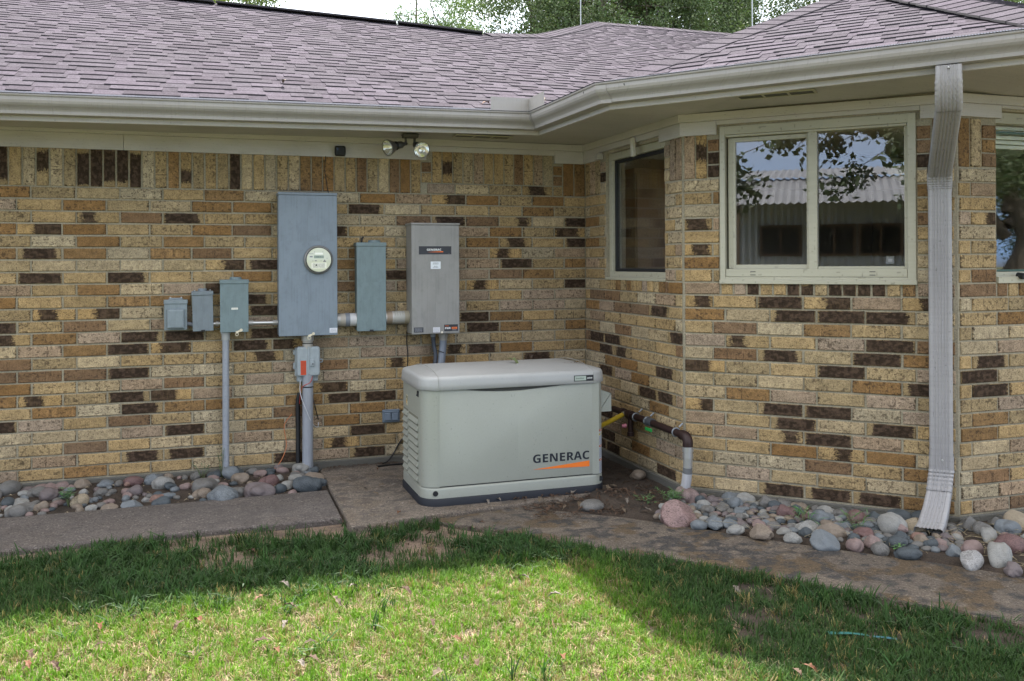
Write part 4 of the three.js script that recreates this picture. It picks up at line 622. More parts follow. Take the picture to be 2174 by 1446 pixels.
conduit('dark_conduit', 'dark slim conduit left of the thick one under the transfer switch', [['pipe', tube([[-1.205, 0.84, 0.10], [-1.200, 0.77, 0.10], [-1.190, 0.70, 0.11], [-1.20, 0.60, 0.12], [-1.21, 0.4, 0.14]], 0.0145, 24, 12), std([0.035, 0.042, 0.055], 0.5)], ['fitting', cyl([-1.206, 0.855, 0.10], [-1.205, 0.825, 0.10], 0.02, 0.018, 14), std([0.2, 0.21, 0.22], 0.5)]]);
{
  const g = thing('outlet_cover', 'blue-grey weatherproof outlet cover low on the wall left of the generator', 'outlet', [-1.487, 0.234, 0.0]);
  part('plate', bx(-0.060, 0.060, 0, 0.088, 0.004, 0.024, 0.004), std([0.13, 0.17, 0.22], 0.45), g); for (const s of [-1, 1]) part('flap', bx(s * 0.026 - 0.021, s * 0.026 + 0.021, 0.014, 0.066, 0.022, 0.036, 0.004), std([0.15, 0.19, 0.245], 0.45), g); part('hinge', cyl([-0.05, 0.072, 0.028], [0.05, 0.072, 0.028], 0.005, 0.005, 8), std([0.13, 0.17, 0.22], 0.45), g);
}
{
  const g = thing('security_camera', 'small black square security camera on the board under the eave', 'security camera', [-1.837, 2.104, 0.024]);
  part('mount', cyl([0, 0, 0], [0, 0, 0.02], 0.018, 0.014, 16), black, g); part('body', bx(-0.037, 0.037, -0.035, 0.035, 0.02, 0.052, 0.013), nearBlack, g); part('lens', cyl([-0.02, 0.012, 0.051], [-0.02, 0.012, 0.0545], 0.0085, 0.0085, 18), std([0.03, 0.035, 0.05], 0.15), g);
}
{ // twin flood light under the soffit
  const g = thing('flood_light', 'bronze twin flood light with two reflector bulbs under the eave', 'flood light', [-1.398, 2.207, 0.268]);
  part('base', [bx(-0.052, 0.052, -0.026, 0, -0.035, 0.035, 0.008), bx(-0.056, 0.056, -0.006, 0, -0.04, 0.04, 0.004)], darkBronze, g);
  const lamp = (x, ax, ay) => {
    const a = new THREE.Group(); a.name = 'lamp_head'; g.add(a); a.position.set(x, -0.064, 0.0);
    part('stem', cyl([0, 0.043, 0], [0, 0, 0], 0.0085, 0.0085, 12), darkBronze, a); part('knuckle', new THREE.SphereGeometry(0.013, 14, 10), darkBronze, a);
    const q = new THREE.Group(); const dir = new THREE.Vector3(...ax).normalize(); const R = new THREE.Quaternion().setFromUnitVectors(new THREE.Vector3(0, 1, 0), dir);
    const add = (n, prof, m) => { const ge = new THREE.LatheGeometry(prof.map((p) => new THREE.Vector2(...p)), 32); ge.applyQuaternion(R); return part(n, ge, m, a); };
    add('socket', [[0, 0.004], [0.012, 0.008], [0.016, 0.03], [0.024, 0.036], [0.025, 0.082], [0.0, 0.082]], darkBronze);
    add('gasket', [[0.026, 0.08], [0.030, 0.081], [0.031, 0.098], [0.024, 0.099]], black);
    add('reflector', [[0.024, 0.095], [0.034, 0.105], [0.046, 0.128], [0.0545, 0.152], [0.0555, 0.158], [0.053, 0.160]], std([0.16, 0.155, 0.14], 0.35, { metalness: 0.5 }));
    add('inner_mirror', [[0.006, 0.112], [0.022, 0.116], [0.040, 0.132], [0.051, 0.154]], std([0.85, 0.84, 0.8], 0.12, { metalness: 1 }));
    add('lens', [[0.0528, 0.157], [0.045, 0.163], [0.028, 0.168], [0, 0.170]], new THREE.MeshPhysicalMaterial({ color: new THREE.Color().setRGB(0.93, 0.93, 0.88), roughness: 0.12, transmission: 0.75, thickness: 0, ior: 1.5 }));
  };
  lamp(-0.030, [-0.90, -0.26, 0.42]); lamp(0.030, [0.10, -0.36, 0.92]);
}
{
  const g = thing('door_sensor', 'small white plastic sensor hanging by the narrow side window', 'sensor', [-0.045, 2.155, 0.872]);
  part('body', bx(-0.012, 0.012, -0.125, 0, -0.018, 0.018, 0.005), std([0.55, 0.53, 0.47], 0.5), g).rotation.x = -0.72 * 0 - 0.14; part('bracket', bx(-0.006, 0.03, -0.02, -0.006, -0.008, 0.008, 0.002), white, g);
}

// ---------------------------------------------------------------- the generator
const creamTex = tex(512, 512, (x, y, o) => grey(o, 0.95 + 0.10 * (fbm(x / 90, y / 140, 4) - 0.5) + 0.05 * (vn(x / 1.5, y / 1.5) - 0.5) - 0.25 * ss(0.93, 0.98, vn(x / 2.5 + 9, y / 4 + 30))));
{
  const g = thing('standby_generator', 'cream standby generator with brand lettering on its front, on the concrete pad', 'generator', [-0.970, -0.05, 0.905]);
  const W = 0.57, D = 0.31, cream = std([0.29, 0.303, 0.262], 0.42, { map: rep(creamTex, 0.8), bumpMap: rep(paintFine, 12), bumpScale: 0.0004 }), lidM = std([0.33, 0.335, 0.33], 0.4, { map: rep(creamTex, 1.1), bumpMap: rep(paintFine, 12), bumpScale: 0.0004 }), dirty = std([0.27, 0.26, 0.22], 0.7);
  const rr = (w, d, r, n = 7) => { const P = []; for (let k = 0; k < 4; k++) for (let i = 0; i <= n; i++) { const a = Math.PI / 2 * (k + i / n), sx = k === 0 || k === 3 ? 1 : -1, sz = k < 2 ? 1 : -1; P.push([sx * (w - r) + r * Math.cos(a), sz * (d - r) + r * Math.sin(a)]); } return P; };
  const loft = (prof, capTop = true, r0 = 0.1) => { const rings = prof.map(([d, y]) => rr(W - d, D - d, Math.max(0.012, r0 - d)).map(([x, z]) => [x, y, z])), pos = []; for (let i = 1; i < rings.length; i++) for (let k = 0; k < rings[0].length; k++) { const n = (k + 1) % rings[0].length, a = rings[i - 1][k], b = rings[i - 1][n], c = rings[i][n], e = rings[i][k]; pos.push(...a, ...c, ...b, ...a, ...e, ...c); } const L = rings[rings.length - 1]; if (capTop) for (let k = 1; k < L.length - 1; k++) pos.push(...L[0], ...L[k + 1], ...L[k]); const ge = new THREE.BufferGeometry(); ge.setAttribute('position', new THREE.Float32BufferAttribute(pos, 3)); const m = metre2(ge); return m; };
  function metre2(ge) { const p = ge.attributes.position, key = new Map(), N = new Float32Array(p.count * 3); ge.computeVertexNormals(); const nn = ge.attributes.normal; for (let i = 0; i < p.count; i++) { const k = [p.getX(i), p.getY(i), p.getZ(i)].map((v) => v.toFixed(4)).join(); (key.get(k) || key.set(k, []).get(k)).push(i); } for (const L of key.values()) for (const i of L) { let x = 0, y = 0, z = 0; for (const j of L) if (nn.getX(i) * nn.getX(j) + nn.getY(i) * nn.getY(j) + nn.getZ(i) * nn.getZ(j) > 0.55) { x += nn.getX(j); y += nn.getY(j); z += nn.getZ(j); } const l = Math.hypot(x, y, z) || 1; N.set([x / l, y / l, z / l], 3 * i); } const q = metre(ge); q.setAttribute('normal', new THREE.BufferAttribute(N, 3)); return q; }
  part('plinth', loft([[-0.010, 0], [-0.011, 0.036], [-0.006, 0.044], [0.02, 0.0455]], true, 0.11), std([0.0085, 0.011, 0.017], 0.7), g);
  part('skirt', loft([[-0.003, 0.044], [-0.003, 0.092], [-0.001, 0.100], [0.004, 0.104], [0.03, 0.105]]), cream, g);
  // housing: rounded plan with a shallow recess for the front panel
  const plan = rr(W, D, 0.095, 8), shape = new THREE.Shape(); plan.forEach(([x, z], i) => (i ? shape.lineTo(x, -z) : shape.moveTo(x, -z)));
  const core = new THREE.ExtrudeGeometry(shape, { depth: 0.555, bevelEnabled: false, curveSegments: 1 }).rotateX(-Math.PI / 2).translate(0, 0.108, 0);
  const notched = (() => { const s = new THREE.Shape(), P = rr(W, D, 0.095, 8), out = []; for (let i = 0; i < P.length; i++) { out.push(P[i]); if (i === 8) { out.push([0.520, D], [0.520, D - 0.014], [-0.484, D - 0.014], [-0.484, D]); } } out.forEach(([x, z], i) => (i ? s.lineTo(x, -z) : s.moveTo(x, -z))); return new THREE.ExtrudeGeometry(s, { depth: 0.555, bevelEnabled: false }).rotateX(-Math.PI / 2).translate(0, 0.108, 0); })();
  part('housing', metre2(notched.toNonIndexed()), cream, g);
  { const s = new THREE.Shape(), a = -0.4805, b = 0.5165, y0 = 0.1105, y1 = 0.6645; s.moveTo(a, y0); s.lineTo(b, y0); s.lineTo(b, y1); s.lineTo(0.36, y1); s.quadraticCurveTo(0.2, 0.648, 0.02, 0.638); s.quadraticCurveTo(-0.2, 0.634, -0.36, y1); s.lineTo(a, y1); s.lineTo(a, y0);
    part('front_panel', metre2(new THREE.ExtrudeGeometry(s, { depth: 0.010, bevelEnabled: true, bevelThickness: 0.003, bevelSize: 0.003, bevelOffset: -0.003, bevelSegments: 2, curveSegments: 16 }).translate(0, 0, D - 0.0135)), cream, g);
    part('panel_gap', [bx(-0.4838, -0.4808, 0.108, 0.663, D - 0.0135, D - 0.006), bx(0.5168, 0.5198, 0.108, 0.663, D - 0.0135, D - 0.006), bx(-0.48, 0.5165, 0.106, 0.1100, D - 0.0135, D - 0.004)], nearBlack, g); part('grip_shade', bx(-0.37, 0.37, 0.615, 0.662, D - 0.0138, D - 0.0125), std([0.05, 0.05, 0.045], 0.7), g); }  // dark sheet in the grip notch is painted shade
  const lid = [[-0.010, 0.660], [-0.0140, 0.664], [-0.0125, 0.690], [-0.0105, 0.716], [-0.0075, 0.727], [-0.001, 0.735], [0.010, 0.7395], [0.022, 0.742], [0.06, 0.750], [0.12, 0.760], [0.20, 0.768], [0.29, 0.772]];
  part('lid', loft(lid, true, 0.105), lidM, g);
  const seam = (x) => tube([...lid.map(([d, y]) => [x, y + 0.0006, D - d]), ...[...lid].reverse().map(([d, y]) => [x, y + 0.0006, -D + d])], 0.0017, 60, 5);
  part('lid_seam', [seam(-0.482), seam(0.482)], std([0.30, 0.30, 0.28], 0.6), g);
  part('lettering', lettering('GENERAC', 0.093, 0.455, 0.203, 0.253, D + 0.0002), std([0.005, 0.008, 0.016], 0.7), g);
  { const s = new THREE.Shape([[0.093, 0.1655], [0.455, 0.158], [0.455, 0.193]].map((p) => new THREE.Vector2(...p))); part('orange_wedge', new THREE.ExtrudeGeometry(s, { depth: 0.001, bevelEnabled: false }).translate(0, 0, D + 0.0002), orange, g); }
  sticker('model_badge', g, 0.352, 0.478, 0.676, 0.711, D + 0.0142, 320, 90, (x) => { x.fillStyle = '#17191d'; x.fillRect(0, 0, 320, 90); x.fillStyle = '#9aa59c'; x.fillRect(12, 10, 186, 70); x.fillStyle = '#46544c'; x.font = 'bold 30px sans-serif'; x.fillText('Guardian', 28, 56); x.fillStyle = '#d6d6d4'; x.font = 'bold 34px sans-serif'; x.fillText('24kW', 212, 58); });
  // louvres in two columns on the left side
  const lv = (z0, z1, y) => { const s = new THREE.Shape([[0, 0], [0, 0.036], [-0.013, 0.009], [-0.013, 0.005]].map((p) => new THREE.Vector2(...p))); const ge = new THREE.ExtrudeGeometry(s, { depth: z1 - z0, bevelEnabled: true, bevelThickness: 0.004, bevelSize: 0.002, bevelOffset: -0.002, bevelSegments: 1 }); ge.translate(-W + 0.001, y, z0); return metre(ge); };
  for (let i = 0; i < 9; i++) { part('louver', lv(-0.205, -0.085, 0.125 + i * 0.0415), cream, g); part('louver', lv(-0.060, 0.180, 0.118 + i * 0.0415), cream, g); }
  part('louver_shade', [bx(-W - 0.0015, -W + 0.002, 0.116, 0.500, -0.205, -0.083), bx(-W - 0.0015, -W + 0.002, 0.110, 0.495, -0.060, 0.182)], std([0.17, 0.17, 0.135], 0.7), g);  // flat darker cream sheets, shade behind the louvres put into the colour
  part('side_latch', [cyl([-W + 0.002, 0.642 - 0.01, 0.185], [-W - 0.006, 0.642 - 0.01, 0.185], 0.017, 0.015, 20), cyl([-W + 0.002, 0.625, 0.185], [-W - 0.005, 0.615, 0.185], 0.012, 0.011, 16)], black, g);
  { const q = sticker('side_label', g, -0.022, 0.022, 0.52, 0.585, 0, 64, 96, (x) => { x.fillStyle = '#b9b396'; x.fillRect(0, 0, 64, 96); x.fillStyle = '#3a3520'; x.fillRect(8, 10, 20, 22); x.fillRect(34, 14, 22, 40); x.fillStyle = '#c98b1c'; x.fillRect(8, 50, 20, 30); }); q.rotation.y = -Math.PI / 2; q.position.set(-W - 0.0006, 0, -0.12); }
  part('warning_label', new THREE.CylinderGeometry(0.0958, 0.0958, 0.267, 14, 1, true, 0.50, 0.72).translate(0.475, 0.2385, D - 0.095), std([1, 1, 1], 0.5, { map: canvasTex(128, 640, (x) => { x.fillStyle = '#a9adb4'; x.fillRect(0, 0, 128, 640); for (const y of [0, 228, 428]) { x.fillStyle = '#9c3d17'; x.fillRect(0, y, 128, 30); x.fillStyle = '#d8cfbf'; x.fillRect(30, y + 10, 70, 9); } x.fillStyle = '#c0a630'; for (const c of [22, 64]) { x.beginPath(); x.moveTo(c, 40); x.lineTo(c + 18, 86); x.lineTo(c - 18, 86); x.fill(); } x.fillStyle = '#222'; x.fillRect(19, 58, 6, 20); x.fillRect(61, 58, 6, 20); x.fillStyle = '#9fbd9a'; x.fillRect(88, 42, 30, 44); const rows = (y0, n) => { x.save(); x.translate(0, y0); lines(x, 128, 0, n, 9.6, '#5f6672', 8); x.restore(); }; rows(98, 13); rows(270, 15); rows(470, 16); }) }), g);
  for (const x of [-0.50, 0.535]) part('drain_plug', new THREE.CylinderGeometry(0.0155, 0.0155, 0.004, 24).rotateX(Math.PI / 2).translate(x, 0.074, D + (x > 0.53 ? -0.0175 : -0.0005)), black, g);
  // sheet-metal hood on the right side
  part('side_hood', quadGeo([[[W, 0.605, 0.20], [W + 0.085, 0.575, 0.20], [W + 0.085, 0.575, -0.15], [W, 0.605, -0.15]], [[W + 0.085, 0.575, 0.20], [W + 0.085, 0.462, 0.20], [W + 0.085, 0.462, -0.15], [W + 0.085, 0.575, -0.15]], [[W + 0.084, 0.572, 0.20], [W, 0.462, 0.20], [W + 0.084, 0.462, 0.20], [W + 0.084, 0.463, 0.20]], [[W, 0.604, 0.196], [W + 0.083, 0.574, 0.196], [W, 0.463, 0.196], [W, 0.5, 0.196]]]), cream, g);
  part('lid_stain', new THREE.CircleGeometry(0.022, 14).rotateX(-Math.PI / 2).scale(1.6, 1, 0.8).translate(-0.28, 0.7705, 0.03), dirty, g);
}
const leafGeo = (seed, L = 0.075, Wd = 0.034) => {             // one curled dry leaf with lobes
  const r = rng(seed), P = [], n = 7, cu = 0.4 + 0.9 * r(), tw = (r() - 0.5) * 1.2; const ring = [];
  for (let i = 0; i <= n; i++) { const t = i / n, w = Wd * 0.5 * Math.pow(Math.sin(Math.PI * Math.min(1, t * 0.93 + 0.05)), 0.8) * (0.75 + 0.35 * Math.cos(t * 17 + seed)) , x = (t - 0.5) * L, y = 0.011 * cu * Math.sin(t * Math.PI) + 0.003 + 0.006 * r(); ring.push([[x, y + cu * w * 0.55 + tw * w * (t - 0.5), w], [x, y, 0], [x, y + cu * w * 0.55 - tw * w * (t - 0.5), -w]]); }
  for (let i = 0; i < n; i++) for (let k = 0; k < 2; k++) { const [a, b, c, d] = [ring[i][k], ring[i + 1][k], ring[i + 1][k + 1], ring[i][k + 1]]; P.push(...a, ...b, ...c, ...a, ...c, ...d); }
  const g = new THREE.BufferGeometry(); g.setAttribute('position', new THREE.Float32BufferAttribute(P, 3)); g.computeVertexNormals(); return merge([metre(g), metre(cyl([L / 2, 0.005, 0], [L / 2 + 0.02, 0.008, 0.003], 0.0008, 0.0006, 4))]);
};
const LEAF = [1, 2, 3, 4, 5, 6].map((s) => leafGeo(s));
const leafTex = tex(128, 128, (x, y, o) => { const n = fbm(x / 22, y / 22, 3), v = 0.78 + 0.5 * (n - 0.5); grey(o, v); });
const leafMat = { brown: std([0.081, 0.043, 0.022], 0.8, { map: rep(leafTex, 12) }), rust: std([0.130, 0.043, 0.010], 0.75, { map: rep(leafTex, 12) }), tan: std([0.130, 0.096, 0.062], 0.85, { map: rep(leafTex, 12) }), pale: std([0.167, 0.143, 0.118], 0.85, { map: rep(leafTex, 12) }), green: std([0.12, 0.15, 0.05], 0.7, { map: rep(leafTex, 12) }) };
const lr = rng(402);
function leafAt(x, y, z, c, label, group, size = 1) { const m = top('fallen_leaf', LEAF[(lr() * 6) | 0], leafMat[c]); m.position.set(x, y, z); m.rotation.set((lr() - 0.5) * 0.7, lr() * 6.28, (lr() - 0.5) * 0.7); m.scale.setScalar(size * (0.8 + 0.5 * lr())); tag(m, label, 'leaf', group); return m; }
leafAt(-0.915, 0.722, 0.96, 'green', 'curled green leaf lying on the generator lid', undefined, 0.9);
{ const m = leafAt(-0.72, 0.728, 0.78, 'pale', 'thin pale twig-like leaf on the back of the generator lid', undefined, 0.5); m.scale.z *= 0.3; m.rotation.z = 0.8; }
{ const g = []; const r = rng(5); for (let i = 0; i < 9; i++) g.push(LEAF[i % 6].clone().scale(0.25, 0.25, 0.25).rotateY(r() * 6).translate(-0.55 + 0.11 * (r() - 0.5), 0.712, 1.02 + 0.03 * (r() - 0.5))); const o = top('leaf_crumbs', g, leafMat.brown); tag(o, 'dark crumbs of dry leaf near the right end of the generator lid', 'leaf crumbs'); o.userData.kind = 'stuff'; }

// ---------------------------------------------------------------- gas line along the return wall
{
  const rust = std([0.026, 0.0115, 0.010], 0.55, { metalness: 0.25, map: rep(blotch, 6) }), g = thing('gas_pipe', 'rusty gas pipe strapped to the return wall, ending in a silver and white riser', 'gas pipe', [-0.062, 0, 0]);
  part('pipe', [cyl([0, 0.335, 0.60], [0, 0.333, 1.10], 0.021, 0.021, 18), cyl([0, 0.333, 1.09], [0, 0.325, 1.55], 0.0215, 0.0215, 18)], rust, g);
  part('elbow', tube([[0, 0.325, 1.53], [0, 0.325, 1.555], [0, 0.318, 1.582], [0, 0.298, 1.596], [0, 0.268, 1.597]], 0.030, 18, 16), rust, g);
  part('coupling', [cyl([0, 0.333, 0.83], [0, 0.333, 0.885], 0.030, 0.030, 16), cyl([0, 0.333, 0.73], [0, 0.333, 0.765], 0.029, 0.029, 16)], rust, g);
  part('union', [cyl([0, 0.333, 1.085], [0, 0.333, 1.13], 0.029, 0.029, 6), cyl([0, 0.333, 1.12], [0, 0.333, 1.17], 0.026, 0.026, 16)], std([0.09, 0.10, 0.115], 0.5, { metalness: 0.4 }), g);
  part('drip_leg', [cyl([0, 0.33, 0.86], [0, 0.215, 0.86], 0.018, 0.018, 14), cyl([0, 0.222, 0.86], [0, 0.196, 0.86], 0.024, 0.024, 14)], rust, g); part('pink_cap', cyl([-0.022, 0.262, 0.845], [-0.05, 0.26, 0.835], 0.014, 0.012, 14), std([0.42, 0.14, 0.18], 0.5), g);
  part('valve_handle', bx(-0.036, -0.028, 0.285, 0.305, 1.13, 1.215, 0.003), std([0.02, 0.30, 0.06], 0.45), g);
  for (const z of [0.94, 1.10, 1.46]) part('strap', [new THREE.TorusGeometry(0.025, 0.005, 8, 24).translate(0, 0, 0), bx(0.018, 0.06, -0.005, 0.005, -0.008, 0.008), cyl([0.02, 0.03, 0], [0.045, 0.05, 0], 0.006, 0.006, 8)], std([0.22, 0.24, 0.26], 0.45, { metalness: 0.5 }), g).position.set(0, 0.333 - (z > 1.2 ? 0.006 : 0), z);
  part('fitting', [cyl([0, 0.268, 1.597], [0, 0.262, 1.597], 0.026, 0.026, 20), cyl([0, 0.262, 1.597], [0, 0.238, 1.597], 0.032, 0.032, 6), cyl([0, 0.238, 1.597], [0, 0.228, 1.597], 0.027, 0.027, 18), cyl([0, 0.228, 1.597], [0, 0.202, 1.597], 0.0305, 0.0305, 6), cyl([0, 0.202, 1.597], [0, 0.147, 1.594], 0.0265, 0.0265, 22)], std([0.40, 0.40, 0.39], 0.4, { metalness: 0.55 }), g);
  part('grey_tape', cyl([0, 0.148, 1.594], [0, 0.113, 1.589], 0.0275, 0.0275, 22), std([0.13, 0.135, 0.14], 0.5), g);
  part('white_wrap', tube([[0, 0.115, 1.589], [0, 0.06, 1.578], [0, 0.0, 1.553], [0, -0.09, 1.52]], 0.028, 14, 20), std([0.50, 0.50, 0.52], 0.6, { bumpMap: rep(paintFine, 4), bumpScale: 0.004 }), g);
  const h = thing('gas_hose', 'yellow flexible gas hose between the generator and the rusty pipe', 'gas hose', [0, 0, 0]);
  const pts = [[-0.42, 0.30, 0.98], [-0.34, 0.285, 0.93], [-0.22, 0.29, 0.84], [-0.12, 0.315, 0.80], [-0.062, 0.333, 0.79]]; part('hose', tube(pts, 0.0155, 40, 14), std([0.36, 0.25, 0.015], 0.5), h); part('nut', cyl([-0.085, 0.326, 0.795], [-0.062, 0.333, 0.79], 0.021, 0.021, 6), std([0.35, 0.34, 0.3], 0.4, { metalness: 0.6 }), h);
}

// ---------------------------------------------------------------- river stones
const speck = [0, 1, 2].map((s) => tex(256, 256, (x, y, o) => { const a = fbm(x / 50 + s * 20, y / 50, 3), f = vn(x / (2 + s) + s * 40, y / (2 + s)), v = 0.85 + 0.35 * (a - 0.5) + [0.30, 0.7, 0.18][s] * (f - 0.5), d = ss(0.78, 0.9, vn(x / 3 + 80, y / 3 + s * 9)) * [0.3, 0.6, 0.15][s]; const w = v * (1 - d); grey(o, w); }));
const SC = { g: [[0.136, 0.132, 0.124], 'grey'], m: [[0.139, 0.114, 0.114], 'mauve grey'], p: [[0.224, 0.149, 0.134], 'dusty pink'], t: [[0.211, 0.161, 0.114], 'tan'], b: [[0.143, 0.161, 0.174], 'blue grey'], r: [[0.152, 0.075, 0.070], 'dull red'], l: [[0.245, 0.244, 0.229], 'light grey'], d: [[0.057, 0.070, 0.079], 'dark slate blue'], c: [[0.306, 0.254, 0.178], 'cream'], s: [[0.245, 0.132, 0.096], 'salmon'], P: [[0.253, 0.149, 0.134], 'pink'], W: [[0.286, 0.283, 0.278], 'white speckled'] };
for (const k of ['p', 's', 'r', 'P', 't']) { const c = SC[k][0], m = (c[0] + c[1] + c[2]) / 3; SC[k][0] = c.map((v) => mix(v, m, 0.22)); }
const stoneMats = {}; for (const k of Object.keys(SC)) stoneMats[k] = [0, 1, 2].map((s) => std(SC[k][0], 0.72, { map: rep(speck[k === 'P' || k === 'W' ? 1 : s], k === 'P' ? 3 : 4), bumpMap: rep(paintFine, 8), bumpScale: 0.0006 }));
const qr = rng(77);
const stoneGeo = Array.from({ length: 14 }, (_, i) => {
  const g = new THREE.IcosahedronGeometry(1, 7), p = g.attributes.position, s = i * 13.7, sharp = i % 3 === 0 ? 1 : 0.5;
  for (let k = 0; k < p.count; k++) { const v = new THREE.Vector3().fromBufferAttribute(p, k), n = fbm(v.x * 0.9 + s, v.y * 0.9 + v.z * 1.3 + s, 2) - 0.5, m = vn(v.x * 2.3 + s, v.z * 2.3 - v.y * 1.7) - 0.5; v.multiplyScalar(1 + 0.75 * n + 0.16 * sharp * m); if (sharp === 1) { for (const [a, b, c, d] of [[0.6, 0.7, 0.4, 0.8], [-0.7, 0.5, 0.5, 0.78], [0.1, 0.6, -0.8, 0.82]]) { const l = Math.hypot(a, b, c), e = (v.x * a + v.y * b + v.z * c) / l - d; if (e > 0) v.addScaledVector(new THREE.Vector3(a / l, b / l, c / l), -e * 0.85); } } p.setXYZ(k, v.x, v.y, v.z); }
  const uv = g.attributes.uv; for (let k = 0; k < p.count; k++) uv.setXY(k, p.getX(k) * 0.06 + p.getY(k) * 0.045, p.getZ(k) * 0.06 - p.getY(k) * 0.045);
  const key = new Map(); for (let k = 0; k < p.count; k++) { const q = [p.getX(k), p.getY(k), p.getZ(k)].map((v) => v.toFixed(4)).join(); (key.get(q) || key.set(q, []).get(q)).push(k); }
  g.computeVertexNormals(); const nn = g.attributes.normal; for (const L of key.values()) { const v = new THREE.Vector3(); for (const k of L) v.add(new THREE.Vector3().fromBufferAttribute(nn, k)); v.normalize(); for (const k of L) nn.setXYZ(k, v.x, v.y, v.z); }
  return g;
});
const placed = [];
function stone(c, x, z, w, bed, label, flat) {
  const r = w / 2, geo = stoneGeo[(qr() * 14) | 0], m = top('river_stone', geo, stoneMats[c][(qr() * 3) | 0]), fl = flat ?? (0.52 + 0.28 * qr());
  const Y0s = bed === 'L' ? bedL(z) : bed === 'G' ? -0.05 : Math.max(-0.064, bedR(x, z)); let y = Y0s + r * fl * 0.42; for (const q of placed) { const d = Math.hypot(q.x - x, q.z - z); if (d < (q.r + r) * 0.8) y = Math.max(y, Math.min(q.y + q.h * 0.55 - d * 0.4, Y0s + 0.09)); }
  m.position.set(x, y, z); m.scale.set(r, r * fl, r * (0.62 + 0.2 * qr())); const base = bed === 'R' ? -0.75 : 0.32; m.rotation.set((qr() - 0.5) * 0.4, base + (qr() - 0.5) * 1.3, (qr() - 0.5) * 0.35);
  placed.push({ x, z, r, y, h: r * fl });
  const size = w < 0.075 ? 'small' : w < 0.11 ? 'medium' : 'large', o = bed === 'L' ? z : bed === 'R' ? (z - LR - x) * S2 : z - LR - DF, t = bed === 'L' ? x : (x + z - LR) * S2;
  const row = bed === 'L' ? (o < 0.2 ? 'against the wall' : o < 0.4 ? 'mid-bed' : 'along the sidewalk edge') : o < 0.17 ? 'against the wall' : o < 0.34 ? 'mid-bed' : 'along the path edge';
  const spot = bed === 'L' ? (t < -3.5 ? 'at the far left end' : t < -3.1 ? 'left of the small green weed' : t < -2.78 ? 'below the leftmost outlet box' : t < -2.4 ? 'around the thin conduit' : 'around the thick conduit') : bed === 'R' ? (t < 0.35 ? 'near the gas riser' : t < 0.75 ? 'below the left window pane' : t < 1.15 ? 'below the right window pane' : 'just left of the downspout') : bed === 'S' ? 'right of the downspout' : 'beside the generator';
  const l = label || `${size} ${SC[c][1]} stone ${row}, ${spot}`; tag(m, l, 'river stone', label ? undefined : `${size} ${SC[c][1]} stones ${row}, ${spot}`); return m;
}
const rocks = (text, bed) => text.split('|').forEach((t) => { const [c, x, z, w] = t.trim().split(' '); let X = +x, Z = +z; if (bed === 'L') Z = Math.min(0.545, Math.max(0.075, Z)); else { const o = (-X + (Z - LR)) * S2; if (o < 0.075 && X < DF) { X -= (0.075 - o) * S2; Z += (0.075 - o) * S2; } Z = X > DF ? Math.max(Z, LR + DF + 0.07) : Z; } stone(c, X, Z, +w / 100 * 1.10, bed, c === 'P' ? 'large rough pink granite stone beside the path near the gas riser' : c === 'W' ? 'white speckled oval stone just right of the downspout mouth' : undefined); });
rocks('g -3.84 0.06 12 | m -3.74 0.08 7 | p -3.67 0.08 8 | p -3.61 0.10 9 | p -3.55 0.07 7 | t -3.43 0.08 9 | b -3.31 0.10 9 | g -3.23 0.11 6 | r -3.14 0.10 10 | b -3.02 0.11 12 | l -2.96 0.20 11 | p -2.83 0.27 7 | g -3.67 0.17 10 | m -3.61 0.25 11 | l -3.74 0.16 7 | l -3.74 0.32 8 | d -3.81 0.32 8 | g -3.69 0.43 10 | b -3.50 0.15 7 | l -3.41 0.23 6 | g -3.31 0.26 8 | g -3.25 0.25 6 | c -3.41 0.40 10 | b -3.34 0.37 5 | p -3.25 0.43 6 | m -3.12 0.30 9 | s -2.99 0.46 8 | b -2.92 0.42 8 | l -3.05 0.45 5 | b -3.12 0.55 11 | t -3.24 0.54 8 | l -3.34 0.54 6 | d -2.96 0.55 10 | g -3.29 0.48 5 | t -3.61 0.43 8 | g -3.72 0.51 11 | p -3.53 0.37 6 | s -3.17 0.14 5 | t -3.40 0.55 5', 'L');
rocks('d -2.54 0.04 11 | b -2.56 0.12 10 | t -2.51 0.23 11 | p -2.38 0.14 8 | b -2.63 0.54 16 | g -2.52 0.48 10 | m -2.41 0.52 17 | r -2.33 0.34 12 | l -2.27 0.25 6 | l -2.23 0.42 7 | l -2.17 0.30 8 | l -2.12 0.10 10 | p -2.23 0.09 7 | t -2.06 0.33 12 | d -2.10 0.50 17 | g -2.72 0.34 15 | t -2.73 0.45 10 | g -2.77 0.09 8 | g -2.42 0.08 8 | d -2.65 0.08 9 | d -2.02 0.42 7', 'L');
